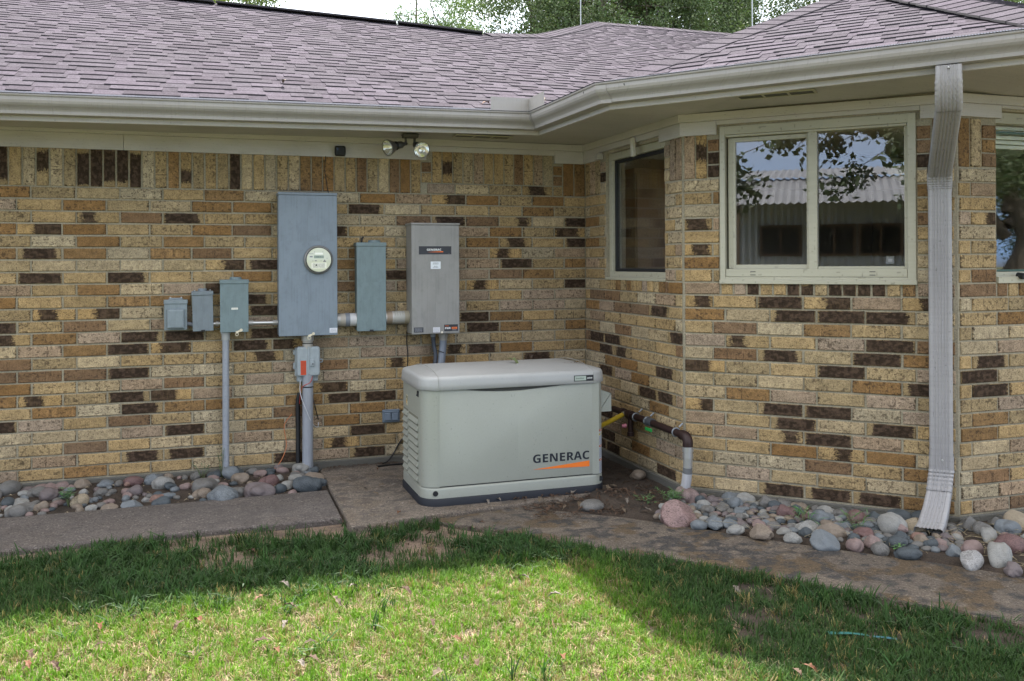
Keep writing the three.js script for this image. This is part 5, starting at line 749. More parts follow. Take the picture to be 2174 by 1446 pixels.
rocks('P -0.30 1.89 17 | b -0.24 2.02 7 | b -0.15 2.03 11 | l -0.11 2.16 9 | t -0.03 2.27 12 | b 0.16 1.70 12 | m 0.04 1.70 10 | p -0.08 1.60 13 | l 0.20 1.78 10 | g 0.29 1.86 11 | g 0.36 1.92 8 | t 0.42 1.98 9 | b 0.12 1.80 9 | b 0.06 1.93 8 | d 0.30 1.92 9 | d 0.37 2.02 8 | r 0.27 2.05 11 | l 0.39 2.10 5 | l 0.50 2.10 9 | g 0.56 2.16 9 | b 0.39 2.20 12 | l 0.24 2.28 11 | r 0.34 2.14 7 | t 0.37 2.29 8 | t 0.30 2.40 13 | b 0.46 2.32 6 | l 0.47 2.22 6 | r 0.57 2.24 10 | d 0.65 2.30 8 | d 0.74 2.37 12 | d 0.85 2.45 13 | c 0.74 2.50 11 | l 0.62 2.46 15 | b 0.54 2.37 9 | r 0.44 2.47 10 | d 0.35 2.49 6 | p 0.29 2.58 8 | p 0.38 2.60 9 | b 0.17 2.50 12 | g 0.36 2.66 8 | d 0.49 2.62 10 | d 0.45 2.76 10 | l 0.08 2.38 8 | s 0.66 2.60 6', 'R');
rocks('g 1.20 2.56 7 | c 1.28 2.62 13 | b 1.14 2.68 12 | p 1.44 2.58 7 | g 1.02 2.56 10 | g 1.02 2.64 9 | l 0.98 2.73 11 | r 0.94 2.86 14 | p 0.75 2.83 10 | W 0.63 2.95 13 | l 0.79 2.97 16 | g 1.06 2.84 5 | b 0.66 2.82 7 | m 1.30 2.70 7 | l 1.17 2.77 5 | m 0.71 3.10 9 | d 1.12 2.95 8 | t 1.40 2.74 8 | g 1.25 2.85 9', 'S');
const pebbles = { L: {}, R: {} };
function pebble(c, x, z, w, bed) { const b = bed === 'L' ? 'L' : 'R', r = w / 2, fl = 0.5 + 0.25 * qr(), g = stoneSmall[(qr() * 6) | 0].clone(), y = (b === 'L' ? bedL(z) : Math.max(-0.066, bedR(x, z))) + r * fl * 0.4; g.scale(r, r * fl, r * (0.65 + 0.2 * qr())).rotateY(qr() * 6.3).translate(x, y, z); placed.push({ x, z, r, y, h: r * fl }); (pebbles[b][c] = pebbles[b][c] || []).push(g); }
const stoneSmall = [3, 1, 5, 2, 6, 7].map((k) => { const g = new THREE.IcosahedronGeometry(1, 3), p = g.attributes.position; for (let i = 0; i < p.count; i++) { const v = new THREE.Vector3().fromBufferAttribute(p, i); v.multiplyScalar(1 + 0.5 * (fbm(v.x * 0.9 + k * 9, v.y * 0.9 + v.z * 1.3 + k * 5, 2) - 0.5)); p.setXYZ(i, v.x, v.y, v.z); } const nn = g.attributes.normal; for (let i = 0; i < p.count; i++) { const v = new THREE.Vector3().fromBufferAttribute(p, i).normalize(); nn.setXYZ(i, v.x, v.y, v.z); } return g; });
{ // smaller stones that fill the gaps
  const fill = (n, pick, bed, w0, w1) => { let tries = 0; for (let i = 0; i < n && tries < 6000;) { tries++; const [x, z] = pick(), w = w0 + (w1 - w0) * qr() * qr(); if (placed.some((q) => Math.hypot(q.x - x, (q.z - z) * 1.15) < (q.r + w / 2) * 0.68)) continue; if (w < 0.066 || x < -4.1 || x > 1.75) pebble('ggmtbdldpg'[(qr() * 10) | 0], x, z, w, bed); else stone('ggmtbdldpg'[(qr() * 10) | 0], x, z, w, bed); i++; } };
  fill(150, () => [-5.0 + 2.97 * qr(), 0.05 + 0.50 * qr()], 'L', 0.045, 0.085);
  fill(30, () => [-5.2 + 1.4 * qr(), 0.05 + 0.50 * qr()], 'L', 0.07, 0.12);
  fill(190, () => { const t = -0.02 + 1.49 * qr(), o = 0.05 + 0.46 * qr(); return [t * S2 - o * S2, LR + t * S2 + o * S2]; }, 'R', 0.05, 0.09);
  fill(45, () => [0.9 + 0.8 * qr(), 2.56 + 0.75 * qr()], 'S', 0.06, 0.10);
}
for (const [b, where] of [['L', 'left of the concrete pad'], ['R', 'under the double window']]) { const o = new THREE.Group(); o.name = 'pebbles'; o.name = numbered('pebbles'); tag(o, `small loose pebbles between the river stones ${where}`, 'pebbles'); o.userData.kind = 'stuff'; scene.add(o); for (const c of Object.keys(pebbles[b])) part('pebble_stones', pebbles[b][c], stoneMats[c][0], o).userData.kind = 'stuff'; }
stone('t', -0.09, 1.0, 0.10, 'G', 'angular tan stone lying by the wall between the generator and gas riser', 0.6).position.y = -0.03;
stone('g', -0.62, 1.50, 0.12, 'G', 'pale speckled stone among dry leaves in front of the generator corner', 0.5).position.y = -0.05;

// ---------------------------------------------------------------- fallen leaves, litter, weeds
const scatter = (text, y, pick, size, label, group) => text.split('|').forEach((t, i) => { const [x, z] = t.trim().split(' ').map(Number), c = pick[i % pick.length]; leafAt(x, typeof y === 'function' ? y(x, z) : y, z, c, label(c), group(c), size); });
const cname = { brown: 'brown', rust: 'rust orange', tan: 'tan', pale: 'pale', green: 'green' };
scatter('-2.81 2.50 | -2.77 2.78 | -3.10 2.42 | -3.08 2.60 | -3.31 2.60 | -3.30 2.69 | -3.21 2.73 | -2.42 2.63 | -2.39 2.19 | -2.50 2.32 | -2.52 2.77 | -2.35 2.83 | -2.36 2.98 | -2.47 2.86 | -2.11 2.31 | -2.39 2.45 | -2.20 2.45 | -2.74 2.48 | -1.91 2.44 | -1.88 2.80 | -1.83 2.97 | -1.82 3.19 | -1.33 2.70 | -1.38 2.45 | -1.52 3.25 | -2.07 3.32 | -1.97 3.23 | -0.81 3.61 | -0.75 3.60 | -2.40 2.99', -0.058, ['brown', 'tan', 'rust', 'brown', 'brown', 'rust', 'brown', 'pale', 'pale', 'rust', 'brown', 'tan', 'brown', 'rust', 'pale'], 0.72, (c) => `curled ${cname[c]} leaf on the sunlit grass`, (c) => `${cname[c]} leaves on the sunlit grass`);
scatter('-2.14 1.88 | -1.41 1.84 | -0.55 2.84 | -0.65 2.48 | -1.36 1.58 | -1.29 1.52 | -1.22 1.56 | -1.75 1.75 | -1.60 1.62 | -1.05 1.98 | -1.2 2.02 | -2.5 1.6 | -2.9 1.5 | -1.66 1.86', -0.085, ['tan', 'brown', 'pale', 'brown'], 0.8, (c) => `curled ${cname[c]} leaf on the shaded grass`, (c) => `${cname[c]} leaves on the shaded grass`);
scatter('-1.85 0.45 | -1.75 0.85 | -1.62 0.21 | -1.60 0.67 | -1.79 0.71 | -1.68 0.67 | -1.70 1.30 | -1.10 1.235 | -1.17 1.25', -0.044, ['pale', 'tan', 'rust', 'pale'], 0.55, (c) => `small ${cname[c]} leaf lying on the concrete pad`, (c) => `${cname[c]} leaves on the concrete pad`);
scatter('-0.87 1.30 | -0.87 1.45 | -0.76 1.31 | -0.77 1.45 | -0.66 1.29 | -0.67 1.42 | -0.56 1.31 | -0.58 1.48 | -0.41 1.24 | -0.55 1.60 | -0.41 1.38 | -0.32 1.30 | -0.43 1.54 | -0.51 1.65 | -0.32 1.41 | -0.21 1.28 | -0.69 1.50 | -0.40 1.72 | -0.34 1.17 | -0.30 1.53 | -0.20 1.40 | -0.15 1.55 | -0.62 1.22 | -0.80 1.38', (x, z) => Math.max(bedR(x, z), x < -0.36 && z < 1.38 + (x + 1.45) * -0.13 ? -0.050 : -0.068) + 0.006, ['tan', 'brown', 'pale', 'tan', 'brown'], 0.75, (c) => `dry ${cname[c]} leaf in the litter at the generator's front corner`, (c) => `${cname[c]} leaves in the litter by the generator`);
for (const [x, y, z, l] of [[-2.214, 2.53, 0.153, 'pale curled leaf on the left part of the roof'], [-0.936, 2.39, 0.50, 'rust orange leaf standing in the gutter left of the splash guard'], [-0.456, 2.475, 0.286, 'pale leaf caught behind the splash guard']]) leafAt(x, y, z, l.startsWith('rust') ? 'rust' : 'tan', l, undefined, 1.0);
{ // fine litter: chips, twigs and crumbs on the earth by the walls
  const g = [], r = rng(88), put = (n, f, s0, s1) => { for (let i = 0; i < n; i++) { const [x, y, z] = f(), q = LEAF[(r() * 6) | 0].clone(), s = s0 + (s1 - s0) * r(); q.scale(s, s, s * (0.4 + 0.6 * r())).rotateX((r() - 0.5)).rotateY(r() * 6.3).translate(x, y, z); g.push(q); } };
  put(420, () => { const x = -1.0 + 0.9 * r(), z = 1.21 + 0.45 * r(); return [x, Math.max(bedR(x, z), x < -0.36 && z < 1.38 - (x + 1.45) * 0.13 ? -0.050 : -0.069) + 0.005, z]; }, 0.18, 0.55); put(160, () => [-0.34 + 0.32 * r(), -0.050, 0.3 + 1.1 * r()], 0.12, 0.4);
  put(120, () => [-1.95 + 0.5 * r(), -0.046, 0.02 + 0.10 * r() * r()], 0.12, 0.35); put(260, () => { const z = 0.05 + 0.52 * r(); return [-4.6 + 2.6 * r(), bedL(z) + 0.006, z]; }, 0.15, 0.4);
  put(420, () => { const t = 1.5 * r(), o = 0.05 + 0.45 * r(); return [t * S2 - o * S2, LR + t * S2 + o * S2, -0.072]; }, 0.15, 0.42); put(120, () => [0.85 + 0.7 * r(), -0.055, 2.55 + 0.6 * r()], 0.15, 0.45);
  const h = Math.ceil(g.length / 2), o = top('leaf_litter', g.slice(0, h), leafMat.brown); tag(o, 'fine brown leaf crumbs on the earth along the walls', 'leaf litter'); o.userData.kind = 'stuff';
  const o2 = top('leaf_litter', g.slice(h), std([0.33, 0.27, 0.18], 0.9)); tag(o2, 'fine straw coloured litter on the earth along the walls', 'leaf litter'); o2.userData.kind = 'stuff';
}
{ // dry straw on the stone bed right of the downspout
  const g = [], r = rng(61); for (let i = 0; i < 420; i++) { const side = r(); let x, z; if (side < 0.5) { x = 0.75 + 0.75 * r(); z = 2.55 + 0.55 * r(); } else { const t = 1.5 * r(), o = 0.05 + 0.5 * r(); x = t * S2 - o * S2; z = LR + t * S2 + o * S2; } const a = r() * 6.3, l = 0.03 + 0.09 * r(), y = bedR(x, z) + 0.03 * r(); g.push(cyl([x, y, z], [x + l * Math.cos(a), y + (r() - 0.4) * 0.03, z + l * Math.sin(a)], 0.0009, 0.0006, 3, true)); }
  const o = top('dry_straw', g.map(metre), std([0.40, 0.33, 0.20], 0.9)); tag(o, 'dry straw and grass stems strewn between the river stones', 'straw'); o.userData.kind = 'stuff';
}
const leafGreen = (rgb, t = 0.35) => new THREE.MeshPhysicalMaterial({ color: new THREE.Color().setRGB(...rgb), roughness: 0.75, transmission: t, thickness: 0, side: THREE.DoubleSide });
function weed(label, x, y, z, h, n, rad, leaf, mat, group, seed = 3) {
  const g = thing('weed', label, 'weed', [x, y, z], group), r = rng(seed), L = [], St = [];
  for (let i = 0; i < n; i++) { const a = r() * 6.3, e = rad * Math.sqrt(r()), tip = [e * Math.cos(a), h * (0.5 + 0.5 * r()), e * Math.sin(a)], mid = [tip[0] * 0.4, tip[1] * 0.6, tip[2] * 0.4]; St.push(tube([[0, 0, 0], mid, tip], 0.0012, 6, 4));
    for (let k = 0; k < leaf.n; k++) { const t = 0.3 + 0.7 * r(), c = [mix(mid[0], tip[0], t), mix(mid[1], tip[1], t), mix(mid[2], tip[2], t)], b = r() * 6.3, l = leaf.l * (0.6 + 0.7 * r()), w = leaf.w, dx = Math.cos(b), dz = Math.sin(b), u = (r() - 0.3) * l * 0.8; L.push([c, [c[0] + dx * l * 0.5 - dz * w, c[1] + u * 0.6, c[2] + dz * l * 0.5 + dx * w], [c[0] + dx * l, c[1] + u, c[2] + dz * l], [c[0] + dx * l * 0.5 + dz * w, c[1] + u * 0.6, c[2] + dz * l * 0.5 - dx * w]]); } }
  part('foliage', quadGeo(L), mat, g); part('stem', St, std([0.10, 0.13, 0.05], 0.8), g); return g;
}
const weedMat = leafGreen([0.07, 0.21, 0.035]);
weed('bushy bright green weed beside the big pink stone', -0.16, -0.07, 1.60, 0.11, 30, 0.10, { n: 16, l: 0.02, w: 0.0022 }, weedMat, undefined, 4);
weed('low green weed left of the bushy one near the gas riser', -0.30, -0.075, 1.53, 0.07, 12, 0.08, { n: 9, l: 0.02, w: 0.003 }, weedMat, undefined, 5);
weed('small leafy green weed in the front of the left stone bed', -3.47, -0.075, 0.43, 0.12, 9, 0.075, { n: 7, l: 0.03, w: 0.008 }, leafGreen([0.05, 0.16, 0.035]), undefined, 6);
weed('thin climbing weed with tiny leaves at the foot of the thin conduit', -2.61, -0.07, 0.10, 0.22, 7, 0.05, { n: 9, l: 0.012, w: 0.004 }, leafGreen([0.05, 0.13, 0.04]), undefined, 7);
weed('thin wispy weed with tiny leaves left of the thin conduit', -2.73, -0.07, 0.09, 0.16, 8, 0.09, { n: 8, l: 0.012, w: 0.004 }, leafGreen([0.05, 0.13, 0.04]), undefined, 8);
weed('grassy weed growing among the stones under the double window', 0.28, -0.075, 2.20, 0.12, 9, 0.08, { n: 3, l: 0.07, w: 0.003 }, weedMat, undefined, 9);
weed('grassy weed between red stones under the double window', 0.45, -0.075, 2.40, 0.15, 9, 0.08, { n: 3, l: 0.07, w: 0.003 }, weedMat, undefined, 10);
weed('small leafy weed at the far right edge of the stones', 1.27, -0.07, 2.92, 0.10, 10, 0.07, { n: 6, l: 0.03, w: 0.009 }, weedMat, undefined, 11);
weed('tiny weed in front of the dark stone left of the downspout mouth', 0.42, -0.07, 2.72, 0.08, 5, 0.03, { n: 5, l: 0.022, w: 0.006 }, weedMat, undefined, 12);
{ const o = top('plastic_strip', quadGeo([[[-0.47, -0.072, 3.33], [-0.40, -0.066, 3.375], [-0.405, -0.064, 3.40], [-0.48, -0.070, 3.36]], [[-0.40, -0.066, 3.375], [-0.345, -0.07, 3.405], [-0.35, -0.068, 3.43], [-0.405, -0.064, 3.40]]]), std([0.02, 0.12, 0.11], 0.6)); tag(o, 'torn turquoise plastic strip lying in the shaded grass', 'plastic strip'); const o2 = top('plastic_strip', quadGeo([[[-0.335, -0.07, 3.42], [-0.27, -0.066, 3.475], [-0.285, -0.064, 3.495], [-0.345, -0.066, 3.445]]]), std([0.02, 0.10, 0.13], 0.6)); tag(o2, 'smaller blue plastic strip right of the turquoise one in the grass', 'plastic strip'); }

// ---------------------------------------------------------------- grass
function tuft(seed, n, h, spread, w, flop) {
  const r = rng(seed), P = [], N = [];
  for (let i = 0; i < n; i++) {
    const a = r() * 6.28, e = spread * Math.sqrt(r()), x = e * Math.cos(r() * 6.28), z = e * Math.sin(r() * 6.28), l = h * (0.45 + 0.7 * r()), lean = flop * (0.25 + 0.9 * r()), dx = Math.cos(a), dz = Math.sin(a), ww = w * (0.7 + 0.6 * r()), tx = -dz * ww / 2, tz = dx * ww / 2;
    const at = (t) => [x + dx * l * lean * t * t, l * (t - 0.35 * lean * t * t), z + dz * l * lean * t * t], p0 = at(0), p1 = at(0.45), p2 = at(0.8), p3 = at(1);
    const q = (A, B, k0, k1) => { P.push(A[0] - tx * k0, A[1], A[2] - tz * k0, A[0] + tx * k0, A[1], A[2] + tz * k0, B[0] + tx * k1, B[1], B[2] + tz * k1); if (k1 > 0) P.push(A[0] - tx * k0, A[1], A[2] - tz * k0, B[0] + tx * k1, B[1], B[2] + tz * k1, B[0] - tx * k1, B[1], B[2] - tz * k1); };
    q(p0, p1, 0.8, 1); q(p1, p2, 1, 0.7); q(p2, p3, 0.7, 0);
  }
  const g = new THREE.BufferGeometry(); g.setAttribute('position', new THREE.Float32BufferAttribute(P, 3)); g.computeVertexNormals(); return g;
}
const lawn = new THREE.Group(); lawn.name = 'lawn_grass'; lawn.userData = { kind: 'stuff', label: 'patchy lawn grass in front of the paths, half in sun', category: 'grass' }; scene.add(lawn);
const bladeMat = new THREE.MeshPhysicalMaterial({ color: 0xffffff, roughness: 0.8, specularIntensity: 0.35, transmission: 0.42, thickness: 0, side: THREE.DoubleSide });
const gr = rng(2024), bare = [[-2.106, 1.36, 0.30, 0.14], [-2.60, 1.68, 0.22, 0.13], [-1.76, 1.84, 0.30, 0.15], [-1.40, 1.60, 0.30, 0.15], [-2.85, 1.42, 0.22, 0.06], [0.10, 3.55, 0.16, 0.10], [-0.47, 2.86, 0.12, 0.10]];
const frontOf = (x) => (x < -1.985 ? 1.235 : x < -1.58 ? 1.45 - (x + 1.985) * 0.14 : x < -0.48 ? 1.40 + (x + 1.55) * 1.05 : x < 0.29 ? 2.53 + (x + 0.48) * 1.30 : 3.545 + (x - 0.29) * 1.28);
const groundY = (x, z) => -0.097 + 0.018 * (fbm(x * 2.2 + 9, z * 2.2, 3) - 0.5);
function sow(name, geos, count, area, size, color, keep) {
  const per = geos.map(() => []);
  for (let i = 0; i < count; i++) {
    const x = area[0] + (area[1] - area[0]) * gr(), z = area[2] + (area[3] - area[2]) * gr(), e = z - frontOf(x);
    if (e < -0.01) continue;
    let d = ss(0.22, 0.50, fbm(x * 1.6 + 3, z * 1.6 + 8, 3) + 0.18 * (vn(x * 9, z * 9) - 0.5) + 0.06);
    for (const [bx0, bz, rx, rz] of bare) { const q = ((x - bx0) / rx) ** 2 + ((z - bz) / rz) ** 2; d *= 0.10 + 0.90 * ss(0.4, 2.4, q + 1.1 * (vn(x * 11, z * 11) - 0.5)); }
    if (paintedSunZone(x, z) > 0.5) d = Math.max(d, 0.62); d *= ss(-0.01, 0.08 + (x < -1.9 ? 0.30 * ss(0.42, 0.62, vn(x * 2.6 + 7, z * 1.5)) : 0), e + 0.10 * (vn(x * 6, z * 6 + 5) - 0.45));
    if (gr() > keep(x, z, d, e)) continue;
    per[(gr() * geos.length) | 0].push([x, z, size(x, z), gr() * 6.28, color(x, z)]);
  }
  const M = new THREE.Matrix4(), Q = new THREE.Quaternion(), E3 = new THREE.Euler(), c = new THREE.Color();
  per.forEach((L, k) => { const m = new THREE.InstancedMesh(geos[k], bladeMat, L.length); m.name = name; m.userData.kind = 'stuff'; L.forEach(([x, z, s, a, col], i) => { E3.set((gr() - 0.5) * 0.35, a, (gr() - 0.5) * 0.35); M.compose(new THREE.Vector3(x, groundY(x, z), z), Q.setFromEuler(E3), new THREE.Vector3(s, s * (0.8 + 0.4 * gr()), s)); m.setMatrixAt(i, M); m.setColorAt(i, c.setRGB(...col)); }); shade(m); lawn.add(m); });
}
const AREA = [-4.6, 1.3, 1.2, 5.0];
const jitter = (c, k) => { const f = 1 + (gr() - 0.5) * k, h = (gr() - 0.5) * k * 0.5; return [c[0] * f * (1 + h), c[1] * f, c[2] * f]; };
const paintedSunZone = (x, z) => ss(2.0, 2.45, z) * ss(-0.75, -1.2, x);  // where the sun patch lies; blades inside it are coloured brighter
const fine = [1, 2, 3, 4].map((s) => tuft(s, 11, 0.052, 0.028, 0.0032, 0.75)), coarse = [11, 12, 13].map((s) => tuft(s, 8, 0.075, 0.03, 0.0062, 1.0)), straw = [21, 22, 23].map((s) => tuft(s, 10, 0.034, 0.032, 0.0026, 1.6));
sow('grass_tuft', fine, 68000, AREA, (x, z) => (0.72 + 0.5 * gr()) * (1 - 0.25 * paintedSunZone(x, z)), (x, z) => { const s = paintedSunZone(x, z), dry = gr() < 0.06 + 0.16 * s ? 1 : 0; return jitter(dry ? [0.24, 0.20, 0.075] : [mix(0.036, 0.118, s), mix(0.084, 0.245, s), mix(0.016, 0.012, s)], 0.55); }, (x, z, d) => d * 0.9);  // lit and shaded blade colours: sun and shade are painted into the grass
sow('coarse_grass_tuft', coarse, 26000, AREA, () => 0.65 + 0.6 * gr(), (x, z) => jitter([0.028, 0.074, 0.014], 0.5), (x, z, d, e) => d * ss(0.42, 0.62, fbm(x * 2.3 + 60, z * 2.3 + 4, 3) + 0.20 * ss(0.9, 0.1, e) - 0.06) * (1 - 0.97 * paintedSunZone(x, z)) * 0.8);
sow('dry_grass_tuft', straw, 46000, AREA, () => 0.7 + 0.6 * gr(), (x, z) => jitter([0.33, 0.255, 0.15], 0.5), (x, z, d) => (0.25 + 0.55 * d) * (0.11 + 0.45 * paintedSunZone(x, z)));

// ---------------------------------------------------------------- trees
function leafSpray(seed, n, rad, l, w) { const r = rng(seed), Q = []; for (let i = 0; i < n; i++) { const v = new THREE.Vector3(r() - 0.5, (r() - 0.5) * 0.8, r() - 0.5).multiplyScalar(2 * rad), d = new THREE.Vector3(r() - 0.5, r() - 0.75, r() - 0.5).normalize(), s = new THREE.Vector3().crossVectors(d, new THREE.Vector3(r() - 0.5, r() - 0.2, r() - 0.5)).normalize(), L = l * (0.7 + 0.6 * r()), m = v.clone().addScaledVector(d, L * 0.5), W = w * (0.7 + 0.6 * r()); Q.push([v.toArray(), m.clone().addScaledVector(s, W / 2).toArray(), v.clone().addScaledVector(d, L).toArray(), m.clone().addScaledVector(s, -W / 2).toArray()]); } return quadGeo(Q); }
const barkTex = tex(256, 256, (x, y, o) => { const n = fbm(x / 8, y / 40, 4), v = 0.55 + 0.9 * (n - 0.3); o[0] = 0.15 * v; o[1] = 0.125 * v; o[2] = 0.10 * v; }), barkMat = std([1, 1, 1], 0.95, { map: barkTex, bumpMap: barkTex, bumpScale: 0.02 });
function limb(a, b, r0, r1, seed) { const r = rng(seed), A = new THREE.Vector3(...a), B = new THREE.Vector3(...b), n = 9, pts = []; const d = A.distanceTo(B); for (let i = 0; i <= 4; i++) { const p = A.clone().lerp(B, i / 4); if (i && i < 4) p.add(new THREE.Vector3(r() - 0.5, (r() - 0.5) * 0.5, r() - 0.5).multiplyScalar(d * 0.14)); pts.push(p); } const c = new THREE.CatmullRomCurve3(pts), g = new THREE.TubeGeometry(c, n, 1, 8), p = g.attributes.position; for (let i = 0; i <= n; i++) { const ce = c.getPointAt(i / n), rr = mix(r0, r1, i / n); for (let k = 0; k <= 8; k++) { const j = i * 9 + k, v = new THREE.Vector3().fromBufferAttribute(p, j).sub(ce).multiplyScalar(rr).add(ce); p.setXYZ(j, v.x, v.y, v.z); } } g.computeVertexNormals(); return metre(g); }
// blobs: [x, y, z, rx, ry, rz] relative to the foot of the trunk; sprays gather in clumps inside them
function tree(label, pos, trunkTop, trunkR, limbs, blobs, n, spray, rgb, seed, group, opts = {}) {
  const g = thing('tree', label, 'tree', pos, group), r = rng(seed), T = [limb([0, -0.3, 0], trunkTop, trunkR, trunkR * 0.6, seed)], mat = leafGreen(rgb, 0.38);
  for (const [i, l] of limbs.entries()) T.push(limb(l.slice(0, 3), l.slice(3, 6), l[6] || trunkR * 0.45, 0.02, seed + i + 1));
  const items = [], vol = blobs.map((b) => b[3] * b[4] * b[5]), tot = vol.reduce((a, b) => a + b, 0);
  blobs.forEach((b, bi) => {
    const m = Math.round(n * vol[bi] / tot), clumps = Math.max(4, Math.round(m / 26)), C = [];
    for (let i = 0; i < clumps; i++) { let v; do v = [r() * 2 - 1, r() * 2 - 1, r() * 2 - 1]; while (Math.hypot(...v) > 1); const k = 0.55 + 0.45 * Math.hypot(...v), q = Math.hypot(...v) || 1; C.push([b[0] + b[3] * v[0] / q * k, b[1] + b[4] * v[1] / q * k, b[2] + b[5] * v[2] / q * k]); }
    for (let i = 0; i < m; i++) { const c = C[(r() * clumps) | 0], s = (opts.clump || 0.45) * Math.sqrt(-2 * Math.log(1 - 0.98 * r())) * 0.55, u = r() * 2 - 1, a = r() * 6.28, k = Math.sqrt(1 - u * u); items.push([c[0] + s * k * Math.cos(a), c[1] + s * u * 0.75, c[2] + s * k * Math.sin(a)]); }
    for (let i = 0; i < clumps; i += 5) { const b0 = limbs.length ? limbs[(r() * limbs.length) | 0] : [0, 0, 0, ...trunkTop], f = 0.5 + 0.5 * r(); T.push(limb([mix(b0[0], b0[3], f), mix(b0[1], b0[4], f), mix(b0[2], b0[5], f)], C[i], 0.025, 0.006, seed + i * 3)); }
  });
  part('trunk', T, barkMat, g);
  const M = new THREE.Matrix4(), Q = new THREE.Quaternion(), E3 = new THREE.Euler(), c = new THREE.Color(), per = spray.map(() => []); items.forEach((it) => per[(r() * spray.length) | 0].push(it));
  per.forEach((L, k) => { const m = new THREE.InstancedMesh(spray[k], mat, L.length); m.name = 'crown'; m.userData.kind = 'stuff'; L.forEach((p, i) => { E3.set((r() - 0.5) * 0.8, r() * 6.28, (r() - 0.5) * 0.8); const s = 0.75 + 0.5 * r(); M.compose(new THREE.Vector3(...p), Q.setFromEuler(E3), new THREE.Vector3(s, s, s)); m.setMatrixAt(i, M); const v = 0.7 + 0.6 * r(), y = (r() - 0.5) * 0.3; m.setColorAt(i, c.setRGB(v * (1 + y), v, v * (1 - y))); }); shade(m); g.add(m); });
  return g;
}
const nearSpray = [14, 15].map((s) => leafSpray(s, 16, 0.20, 0.12, 0.075)), oakSpray = [1, 2, 3].map((s) => leafSpray(s, 18, 0.19, 0.075, 0.036)), slimSpray = [4, 5, 6].map((s) => leafSpray(s, 18, 0.20, 0.085, 0.020)), bushSpray = [7, 8].map((s) => leafSpray(s, 20, 0.16, 0.06, 0.03));
// behind the roof
tree('bright yellow-green tree showing above the left part of the roof', [-2.9, -0.1, -12.0], [0.1, 3.5, 0], 0.12, [[0, 3, 0, -1, 5.2, 0.3], [0, 3, 0, 1, 5.4, 0], [0, 3.3, 0, 0, 6.2, 0]], [[-0.4, 5.4, 0, 1.45, 1.3, 1.3], [0.6, 5.6, 0.2, 0.9, 1.0, 1.1], [0.0, 6.8, 0, 1.75, 0.9, 1.0]], 2600, bushSpray, [0.12, 0.18, 0.025], 31);
tree('airy light green tree in the gap of sky above the ridge', [1.75, -0.1, -12.6], [0, 3.2, 0], 0.10, [[0, 2.6, 0, -0.6, 6.2, 0.2], [0, 2.8, 0, 0.5, 6.6, 0], [0, 3, 0, -0.1, 7.2, -0.2], [0, 2.6, 0, 1.0, 5.8, 0.3]], [[-0.25, 5.4, 0, 0.70, 1.5, 0.8], [0.65, 5.6, 0, 0.65, 1.7, 0.8], [-0.7, 6.3, 0.1, 0.32, 1.3, 0.4], [0.2, 7.2, 0, 0.7, 1.0, 0.7], [1.1, 5.4, 0, 0.45, 1.2, 0.6]], 1700, slimSpray, [0.115, 0.185, 0.045], 32, undefined, { clump: 0.32 });
tree('large dark oak with leaning trunks behind the middle of the roof', [6.3, -0.1, -14.5], [0.2, 4.2, 0], 0.30, [[0.1, 3, 0, -1.8, 8.5, 0.6, 0.16], [0.1, 3.2, 0, -0.6, 9, 0.2, 0.18], [0.2, 3.6, 0, 1.1, 9.2, 0.3, 0.18], [0.2, 3.4, 0, 2.6, 8.6, -0.2, 0.15], [0.1, 3.4, 0.2, 0.2, 9.5, 0.6, 0.2]], [[-1.6, 7.0, 0, 1.9, 1.7, 1.8], [0.9, 7.4, 0.2, 2.3, 2.2, 2.0], [3.0, 7.2, 0, 1.7, 1.9, 1.7], [0.2, 9.3, 0, 2.9, 1.6, 2.0], [-2.6, 6.1, 0.6, 0.9, 1.0, 1.0], [1.5, 5.6, 0.3, 1.9, 1.0, 1.4]], 9500, oakSpray, [0.080, 0.128, 0.030], 33);
tree('dark green tree filling the sky between the oak and the bay roof', [10.8, -0.1, -15.5], [-0.2, 4.2, 0], 0.24, [[0, 3, 0, -1.6, 8.8, 0, 0.16], [0, 3.4, 0, 0.8, 9, 0, 0.15]], [[-1.2, 7.6, 0, 1.9, 2.2, 1.8], [1.1, 7.8, 0, 1.8, 2.0, 1.7], [0, 9.6, 0, 1.9, 1.2, 1.6], [-0.3, 6.2, 0, 2.0, 1.1, 1.4]], 5200, oakSpray, [0.075, 0.120, 0.030], 34);
tree('broad green oak behind the right end of the bay roof', [17.6, -0.1, -14.5], [0, 4.5, 0], 0.28, [[0, 3.4, 0, -1.8, 9.2, 0, 0.16], [0, 3.6, 0, 1.2, 9.4, 0, 0.16]], [[-2.2, 8.4, 0, 2.2, 2.0, 1.9], [0.9, 8.8, 0, 2.3, 2.2, 1.9], [-0.6, 10.6, 0, 2.4, 1.5, 1.8], [-1.0, 6.9, 0, 2.6, 1.2, 1.5]], 7000, oakSpray, [0.10, 0.16, 0.035], 35);
